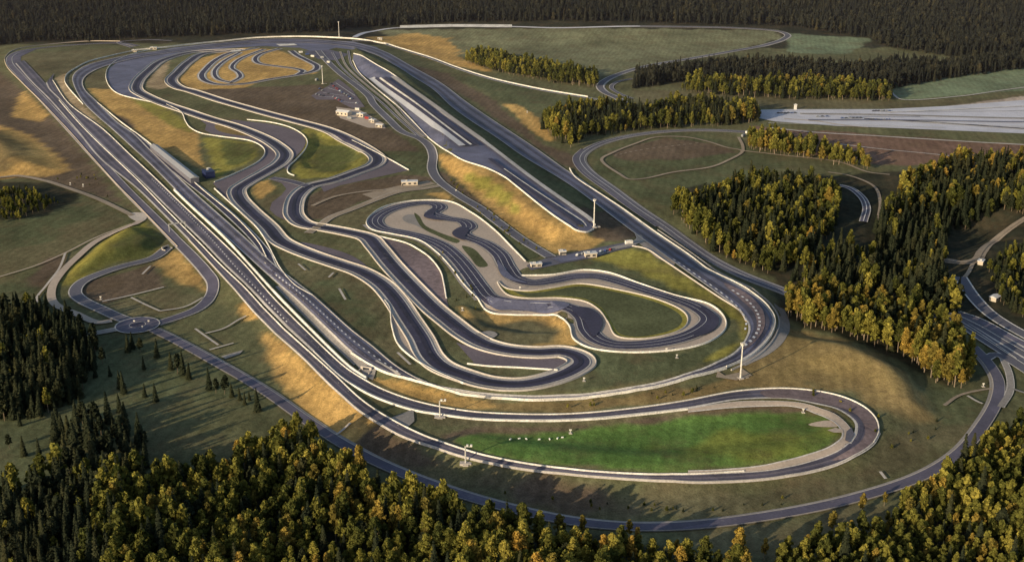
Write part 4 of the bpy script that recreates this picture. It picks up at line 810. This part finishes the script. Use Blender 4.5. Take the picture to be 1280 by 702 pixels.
def tree_mesh(name, kind, h, r, seed, nq, q, fm, bark, merged):
    V, F, T = make_crown(kind, h, r, seed, nq, q); rg = np.random.default_rng(seed+99)
    tv, tf = make_trunk(h, {'spruce': .28}.get(kind, .32), kind, rg)
    def mk(nm, V, F, T, mats, mi=None):
        me = bpy.data.meshes.new(nm); me.from_pydata([tuple(map(float, v)) for v in V], [], F)
        for mm in mats: me.materials.append(M[mm])
        if T is not None:
            a = me.attributes.new("tone", 'FLOAT', 'FACE'); a.data.foreach_set("value", np.array(T, np.float32))
        if mi is not None: me.polygons.foreach_set("material_index", np.array(mi, np.int32))
        me.update(); return me
    if merged:
        n = len(V); return mk(name, list(V)+list(tv), list(F)+[tuple(i+n for i in f) for f in tf], list(T)+[.5]*len(tf), (fm, bark), [0]*len(F)+[1]*len(tf))
    return mk('crown', V, F, T, (fm,)), mk('trunk', tv, tf, None, (bark,))
SPEC = dict(
 broadleaf_tree=[('tall', 22, 3.7, 'f_broad', 'birch'), ('broad', 19, 4.4, 'f_broad', 'bark'), ('tall', 24, 3.3, 'f_broad', 'birch'), ('broad', 21, 4.0, 'f_broad', 'bark'), ('tall', 17, 3.1, 'f_broad', 'birch')],
 autumn_tree=[('tall', 21, 3.6, 'f_autumn', 'birch'), ('broad', 18, 4.2, 'f_autumn', 'birch'), ('tall', 23, 3.4, 'f_autumn', 'birch'), ('broad', 19, 3.9, 'f_autumn', 'bark')],
 spruce_tree=[('spruce', 21, 3.9, 'f_spruce', 'bark'), ('spruce', 18, 3.7, 'f_spruce', 'bark'), ('spruce', 23, 3.8, 'f_spruce', 'bark'), ('tall', 18, 3.4, 'f_spruce', 'bark')],
 young_tree=[('tall', 15, 2.5, 'f_broad', 'bark'), ('tall', 14, 2.4, 'f_broad', 'birch'), ('tall', 12, 2.3, 'f_autumn', 'bark'), ('tall', 16, 2.6, 'f_broad', 'bark')],
 far_tree=[('spruce', 24, 3.6, 'f_dark', 'bark_dark'), ('far', 19, 4.8, 'f_dark', 'bark_dark'), ('spruce', 20, 3.2, 'f_dark', 'bark_dark'), ('far', 22, 4.2, 'f_dark', 'bark_dark')])
near = {}; farm = {}
sd = 10
for kd, specs in SPEC.items():
    for k, (kind, h, r, fm, bk) in enumerate(specs):
        sd += 1
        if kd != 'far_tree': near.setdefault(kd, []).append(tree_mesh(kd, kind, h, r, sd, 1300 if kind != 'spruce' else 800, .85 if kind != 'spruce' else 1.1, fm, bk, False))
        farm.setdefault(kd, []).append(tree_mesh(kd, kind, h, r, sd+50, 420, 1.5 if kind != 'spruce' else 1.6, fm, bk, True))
# woods: polygon of trunk feet (photo pixels), spacing, share of kinds, group, labels
FOR = [
 ('foreground wood', [(120,650),(160,628),(205,612),(255,598),(300,586),(338,564),(366,558),(390,566),(412,592),(480,632),(545,656),(620,672),(690,688),(760,694),(830,708),(930,722),(930,800),(150,860),(150,720)], 5.4, dict(broadleaf_tree=.72, autumn_tree=.17, spruce_tree=.11)),
 ('dark wood at the lower left', [(-60,626),(50,614),(128,600),(168,612),(160,640),(150,700),(140,800),(-60,800)], 5.2, dict(spruce_tree=.62, broadleaf_tree=.38)),
 ('scattered spruces in the lower left meadow', [(72,548),(110,522),(160,535),(192,565),(190,592),(150,612),(95,600)], 9, dict(spruce_tree=1)),
 ('plantation at the lower right', [(975,712),(1015,690),(1072,670),(1118,652),(1160,624),(1198,596),(1232,566),(1258,542),(1340,512),(1400,640),(1300,830),(960,800)], 4.6, dict(young_tree=.95, spruce_tree=.05)),
 ('dark wood at the lower left', [(-60,395),(40,388),(95,412),(120,440),(108,490),(60,518),(10,525),(-60,530)], 5.4, dict(spruce_tree=.92, broadleaf_tree=.08)),
 ('wood by the ring road', [(842,266),(872,250),(930,236),(985,228),(1040,238),(1044,285),(1000,328),(955,342),(905,320),(870,294)], 6.5, dict(broadleaf_tree=.6, autumn_tree=.08, spruce_tree=.32)),
 ('golden clump above the far loop', [(988,378),(984,392),(1010,410),(1080,427),(1130,445),(1165,474),(1198,484),(1212,468),(1203,430),(1168,405),(1100,385),(1020,368)], 5.6, dict(broadleaf_tree=.55, autumn_tree=.42, spruce_tree=.03)),
 ('dark wood at the right', [(1102,285),(1112,262),(1200,240),(1340,238),(1340,262),(1240,268),(1182,292),(1176,325),(1170,350),(1190,374),(1198,393),(1172,400),(1130,385),(1080,375),(1020,362),(990,352),(1045,318),(1064,312),(1098,318)], 7, dict(spruce_tree=.78, broadleaf_tree=.19, autumn_tree=.03)),  # dark spruces favoured here in place of shaded foliage
 ('golden wood at the upper right', [(1120,248),(1150,225),(1200,208),(1300,200),(1340,262),(1200,262),(1130,268)], 7.5, dict(autumn_tree=.32, broadleaf_tree=.40, spruce_tree=.28)),
 ('dark slope at the right edge', [(1236,348),(1256,322),(1290,300),(1340,290),(1340,412),(1300,412),(1262,388)], 6, dict(spruce_tree=.5, broadleaf_tree=.5)),
 ('belt below the test pad', [(938,188),(1000,197),(1082,212),(1078,203),(1000,183),(940,172)], 7, dict(autumn_tree=.25, broadleaf_tree=.75)),
 ('long row in the top field', [(583,80),(640,94),(700,105),(742,109),(744,101),(660,84),(600,73)], 7, dict(broadleaf_tree=.85, spruce_tree=.15)),
 ('copse behind the right straight', [(680,164),(714,184),(735,172),(800,162),(900,157),(945,152),(945,140),(860,134),(790,141),(735,138),(690,146)], 7, dict(broadleaf_tree=.6, autumn_tree=.08, spruce_tree=.32)),
 ('row above the test pad', [(850,114),(900,119),(1000,124),(1110,126),(1108,114),(1000,108),(880,106)], 7.5, dict(broadleaf_tree=.7, autumn_tree=.08, spruce_tree=.22)),
 ('bushes by the left path', [(-40,240),(40,242),(72,256),(20,275),(-40,285)], 7, dict(broadleaf_tree=.85, spruce_tree=.15)),
]
FAR = [
 [(795,110),(860,102),(1000,106),(1108,113),(1185,98),(1300,84),(1300,74),(1190,86),(1120,84),(1060,92),(1000,86),(920,84),(800,98)],
 [(-300,64),(0,57),(170,49),(300,43),(410,40),(450,34),(560,28.5),(800,28.5),(990,33),(1090,48),(1120,62),(1200,72),(1320,66),(1600,60),(1600,-25),(-300,-25)],
]
def fill(poly, sp):
    wp = np.array([at(*p) for p in poly]); mn, mx = wp.min(0), wp.max(0)
    gx, gy = np.meshgrid(np.arange(mn[0], mx[0], sp), np.arange(mn[1], mx[1], sp*.92)); gx[1::2] += sp/2
    gx = gx.ravel()+rng.uniform(-.36, .36, gx.size)*sp; gy = gy.ravel()+rng.uniform(-.36, .36, gy.size)*sp
    s = sdist(gx, gy, wp); k = s > -sp*rng.uniform(0, 1.0, s.size)*.8; return gx[k], gy[k]
def visible(x, y, h=20):
    z = hz(x, y); 
    for zz in (z, z+h):
        dx, dy, dz = x, y, zz-CAMH; f = dy*CP-dz*SP; up = dy*SP+dz*CP
        px, py = 640+FPX*dx/f, 351-FPX*up/f
        if -15 < px < 1295 and -10 < py < 712: return True
    return False
trees = {k: [] for k in SPEC}
for gname, poly, sp, mix in FOR:
    xs, ys_ = fill(poly, sp); ks = list(mix); pr = np.array([mix[k] for k in ks]); c = rng.choice(len(ks), len(xs), p=pr/pr.sum())
    wpp = np.array([at(*p) for p in poly]); inn = sdist(xs, ys_, wpp); core_p = .13 if gname == 'foreground wood' else (0 if gname.startswith(('plant', 'long', 'belt', 'bushes', 'row')) else .72)
    if 'spruce_tree' in ks: c = np.where((inn > 13) & (rng.random(len(xs)) < core_p), ks.index('spruce_tree'), c)  # inner trees turned to dark spruces so the core looks shaded
    for x, y, ci in zip(xs, ys_, c):
        if visible(x, y): trees[ks[ci]].append((x, y, float(rng.uniform(.52, 1.08)+.14*math.sin(x/23+y/31)+.08*math.sin(x/9-y/13))*(.5 if 'bushes' in gname else .62 if 'slope' in gname else 1), gname))
SING = [(160,440,.75),(166,436,.8),(176,440,.7),(196,447,.75),(214,462,.8),(222,467,.95),(229,470,.9),(236,474,.75),(150,486,.7),(155,492,.8),(156,520,.6),(181,496,.6),(195,502,.7),(262,488,.8),(270,492,.7),(281,492,.85),(290,496,.6),(300,500,.5),
        (322,514,.85),(312,500,.4),(306,506,.45),(150,515,.7),(100,515,.6),(38,528,.6),(25,532,.5),(75,508,.7),(88,505,.6),(66,552,.6),(82,555,.6),(98,548,.55),(120,545,.6),(110,560,.7),(135,550,.6),(142,540,.7),(150,560,.6),(160,552,.5),(178,545,.4),(165,570,.6),(125,530,.7),
        (108,535,.6),(140,575,.8),(155,590,.8),(95,575,.7),(30,570,.7),(12,560,.6),(50,575,.7),(128,455,.8),(118,462,.8),(180,462,.5),(138,470,.5)]
for px, py, s in SING:
    x, y = at(px, py); trees['spruce_tree'].append((x, y, s*.85, 'scattered spruces in the lower left meadow'))
for px, py, s in [(699,672,.75),(728,674,.62),(786,672,.5),(796,690,.75),(927,684,.5),(955,700,.55),(846,690,.4),(418,608,.6),(1040,665,.6),(1077,640,.55),(1105,632,.4)]:
    x, y = at(px, py); trees['autumn_tree'].append((x, y, s, 'single trees along the lower perimeter road'))
LBL = dict(broadleaf_tree='yellow green broadleaf tree', autumn_tree='orange gold autumn tree', spruce_tree='dark green pointed spruce', young_tree='slim young yellow green tree')
CATS = dict(broadleaf_tree='tree', autumn_tree='tree', spruce_tree='spruce', young_tree='young tree')
PREP = {'foreground wood': 'in the wood across the bottom', 'dark wood at the lower left': 'in the dark wood at lower left', 'plantation at the lower right': 'in the dense plantation at bottom right', 'wood by the ring road': 'in the wood right of the ring road',
 'golden clump above the far loop': 'in the golden clump above the far loop', 'dark wood at the right': 'in the shaded wood at right', 'golden wood at the upper right': 'in the golden wood at upper right', 'dark slope at the right edge': 'on the dark slope at right edge',
 'belt below the test pad': 'in the belt below the test pad', 'long row in the top field': 'in the long row across the top field', 'copse behind the right straight': 'in the copse behind the right straight', 'row above the test pad': 'in the row above the test pad',
 'bushes by the left path': 'in the thicket beside the left gravel path', 'scattered spruces in the lower left meadow': 'standing in the lower left meadow', 'single trees along the lower perimeter road': 'standing alone along the lower perimeter road'}
def scatter(name, pts, meshes, label_proto, wood_label, cat):
    """the trees beyond the individually built ones: one object, each a copy of a tree that stands in the wood"""
    n = len(meshes); var = rng.integers(0, n, len(pts)); used = []
    pr = []
    for k in range(n):
        j = int(np.flatnonzero(var == k)[0]); x, y, s, gn = pts[j]; used.append(j)
        o = link(bpy.data.objects.new(name, meshes[k])); o.location = (x, y, hz(x, y)); o.scale = (s,)*3; o.rotation_euler = (0,0,random.random()*6)
        tag(o, LBL.get(name, 'dark distant tree')+' '+PREP.get(gn, 'in the forest on the far hills'), CATS.get(name, 'tree'), name.replace('_', ' ')+'s: '+gn); pr.append(o)
    keep = [i for i in range(len(pts)) if i not in used]
    co = np.array([(pts[i][0], pts[i][1], hz(pts[i][0], pts[i][1])) for i in keep], np.float32); sc = np.array([pts[i][2] for i in keep], np.float32); vr = var[keep].astype(np.int32)
    me = bpy.data.meshes.new('wood'); me.vertices.add(len(keep)); me.vertices.foreach_set('co', co.ravel())
    a = me.attributes.new('sc', 'FLOAT', 'POINT'); a.data.foreach_set('value', sc); a = me.attributes.new('vr', 'INT', 'POINT'); a.data.foreach_set('value', vr)
    a = me.attributes.new('rz', 'FLOAT_VECTOR', 'POINT'); rv = np.zeros((len(keep), 3), np.float32); rv[:,2] = rng.uniform(0, 6.28, len(keep)); rv[:,:2] = rng.normal(0, .03, (len(keep), 2)); a.data.foreach_set('vector', rv.ravel())
    ob = link(bpy.data.objects.new('wood', me)); ob['kind'] = 'stuff'; tag(ob, wood_label, 'wood')
    ng = bpy.data.node_groups.new('wood', 'GeometryNodeTree'); ng.interface.new_socket('Geometry', in_out='INPUT', socket_type='NodeSocketGeometry'); ng.interface.new_socket('Geometry', in_out='OUTPUT', socket_type='NodeSocketGeometry')
    gi = ng.nodes.new('NodeGroupInput'); go = ng.nodes.new('NodeGroupOutput'); jn = ng.nodes.new('GeometryNodeJoinGeometry')
    def attr(nm, dt): q = ng.nodes.new('GeometryNodeInputNamedAttribute'); q.data_type = dt; q.inputs[0].default_value = nm; return q.outputs[0]
    aS, aV, aR = attr('sc', 'FLOAT'), attr('vr', 'INT'), attr('rz', 'FLOAT_VECTOR')
    for k in range(n):
        ip = ng.nodes.new('GeometryNodeInstanceOnPoints'); oi = ng.nodes.new('GeometryNodeObjectInfo'); oi.inputs['Object'].default_value = pr[k]; oi.transform_space = 'ORIGINAL'
        cmp = ng.nodes.new('FunctionNodeCompare'); cmp.data_type = 'INT'; cmp.operation = 'EQUAL'; ng.links.new(aV, cmp.inputs[2]); cmp.inputs[3].default_value = k
        ng.links.new(gi.outputs[0], ip.inputs['Points']); ng.links.new(cmp.outputs[0], ip.inputs['Selection']); ng.links.new(oi.outputs['Geometry'], ip.inputs['Instance'])
        ng.links.new(aR, ip.inputs['Rotation']); ng.links.new(aS, ip.inputs['Scale']); ng.links.new(ip.outputs[0], jn.inputs[0])
    ng.links.new(jn.outputs[0], go.inputs[0]); md = ob.modifiers.new('wood', 'NODES'); md.node_group = ng
WL = dict(broadleaf_tree='mass of yellow green broadleaf trees filling the mid distance woods', autumn_tree='mass of orange gold autumn trees through the distant woods', spruce_tree='mass of dark spruces through the distant woods', young_tree='remaining slim young trees deep in the lower right plantation')
print('TREES', {k: len(v) for k, v in trees.items()})
for kd in ('broadleaf_tree', 'autumn_tree', 'spruce_tree', 'young_tree'):
    L_ = sorted(trees[kd], key=lambda p: p[0]**2+p[1]**2+CAMH**2)
    cut = 292
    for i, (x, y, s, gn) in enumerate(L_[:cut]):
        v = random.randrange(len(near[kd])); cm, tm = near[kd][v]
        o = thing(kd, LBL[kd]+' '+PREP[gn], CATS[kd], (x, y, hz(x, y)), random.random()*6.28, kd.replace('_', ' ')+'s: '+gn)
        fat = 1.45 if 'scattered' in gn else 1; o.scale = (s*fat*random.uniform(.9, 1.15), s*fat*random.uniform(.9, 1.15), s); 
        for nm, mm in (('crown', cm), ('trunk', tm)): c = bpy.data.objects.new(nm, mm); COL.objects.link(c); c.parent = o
    if len(L_) > cut+10: scatter(kd, L_[cut:], farm[kd], None, WL[kd], 'wood')
fp = []
for i, poly in enumerate(FAR):
    xs, ys_ = fill(poly, 7.5 if i == 0 else 9.5)
    fp += [(x, y, float(rng.uniform(.7, 1.15)), 'far') for x, y in zip(xs, ys_) if visible(x, y)]
print('FAR', len(fp))
scatter('far_tree', fp, farm['far_tree'], None, 'dark brown green forest covering the hills behind the track', 'wood')
def shrubs(poly, n, where):
    wp = np.array([at(*p) for p in poly]); k = 0
    while k < n:
        x, y = rng.uniform(wp[:,0].min(), wp[:,0].max()), rng.uniform(wp[:,1].min(), wp[:,1].max())
        if sdist(np.array([x]), np.array([y]), wp)[0] < 0: continue
        mk = ['broadleaf_tree','spruce_tree','broadleaf_tree'][k % 3]; o = link(bpy.data.objects.new('shrub', farm[mk][k % 3])); q = rng.uniform(.09, .17)
        o.location = (x, y, hz(x, y)-.4); o.scale = (q*1.6, q*1.6, q); o.rotation_euler = (0,0,k*1.3); tag(o, 'low dark shrub '+where, 'shrub', 'shrubs '+where); k += 1
shrubs([(560,222),(600,252),(660,303),(690,320),(670,320),(600,270)], 34, 'on the brown foot of the skid pad bank')
shrubs([(545,300),(570,330),(585,352),(600,385),(575,390),(556,350)], 12, 'between the two handling circuits')
shrubs([(70,225),(110,235),(160,262),(150,240),(110,215)], 12, 'on the dark slope above the left gravel path')
shrubs([(985,480),(1100,520),(1190,520),(1150,560),(1110,560)], 16, 'in the brown grass right of the lower loop')
shrubs([(600,612),(850,634),(1000,618),(1000,632),(850,648),(640,628)], 20, 'in the verge above the lower perimeter road')
shrubs([(700,506),(860,486),(900,480),(900,488),(860,496),(700,512)], 14, 'on the tan strip between the two lower tracks')
# ------------------------------------------------------------------ light
SUN_EL = math.radians(15); SUN_AZ = math.radians(226)      # compass: from behind-left of the camera
w = bpy.data.worlds.new("World"); scn.world = w; w.use_nodes = True; t = w.node_tree; t.nodes.clear()
sk = t.nodes.new("ShaderNodeTexSky"); sk.sky_type = 'NISHITA'; sk.sun_disc = False; sk.sun_elevation = SUN_EL; sk.sun_rotation = SUN_AZ; sk.air_density = 1.2; sk.dust_density = 2; sk.altitude = 300
bg = t.nodes.new("ShaderNodeBackground"); bg.inputs[1].default_value = .125; ow = t.nodes.new("ShaderNodeOutputWorld"); t.links.new(sk.outputs[0], bg.inputs[0]); t.links.new(bg.outputs[0], ow.inputs[0])
hm = bpy.data.materials.new("evening_haze"); hm.use_nodes = True; ht = hm.node_tree; ht.nodes.clear()
vs = ht.nodes.new("ShaderNodeVolumeScatter"); vs.inputs["Color"].default_value = (.95,.86,1,1); vs.inputs["Density"].default_value = .000028; vs.inputs["Anisotropy"].default_value = .2
ht.links.new(vs.outputs[0], ht.nodes.new("ShaderNodeOutputMaterial").inputs["Volume"])
V_, F_ = box(-4000, 4000, 1050, 5500, -60, 330); hb = meshobj('haze', V_, F_, hm); hb['kind'] = 'structure'
sl = bpy.data.lights.new("sun", 'SUN'); sl.energy = 5.0; sl.angle = math.radians(.6); sl.color = (1, .81, .53)
so = link(bpy.data.objects.new("sun", sl))
sd_ = Vector((math.sin(SUN_AZ)*math.cos(SUN_EL), math.cos(SUN_AZ)*math.cos(SUN_EL), math.sin(SUN_EL)))   # towards the sun
so.rotation_euler = sd_.to_track_quat('Z', 'Y').to_euler()
scn.view_settings.view_transform = 'Standard'; scn.view_settings.look = 'None'; scn.view_settings.exposure = 0
scn.cycles.max_bounces = 4; scn.cycles.diffuse_bounces = 2; scn.cycles.transparent_max_bounces = 4
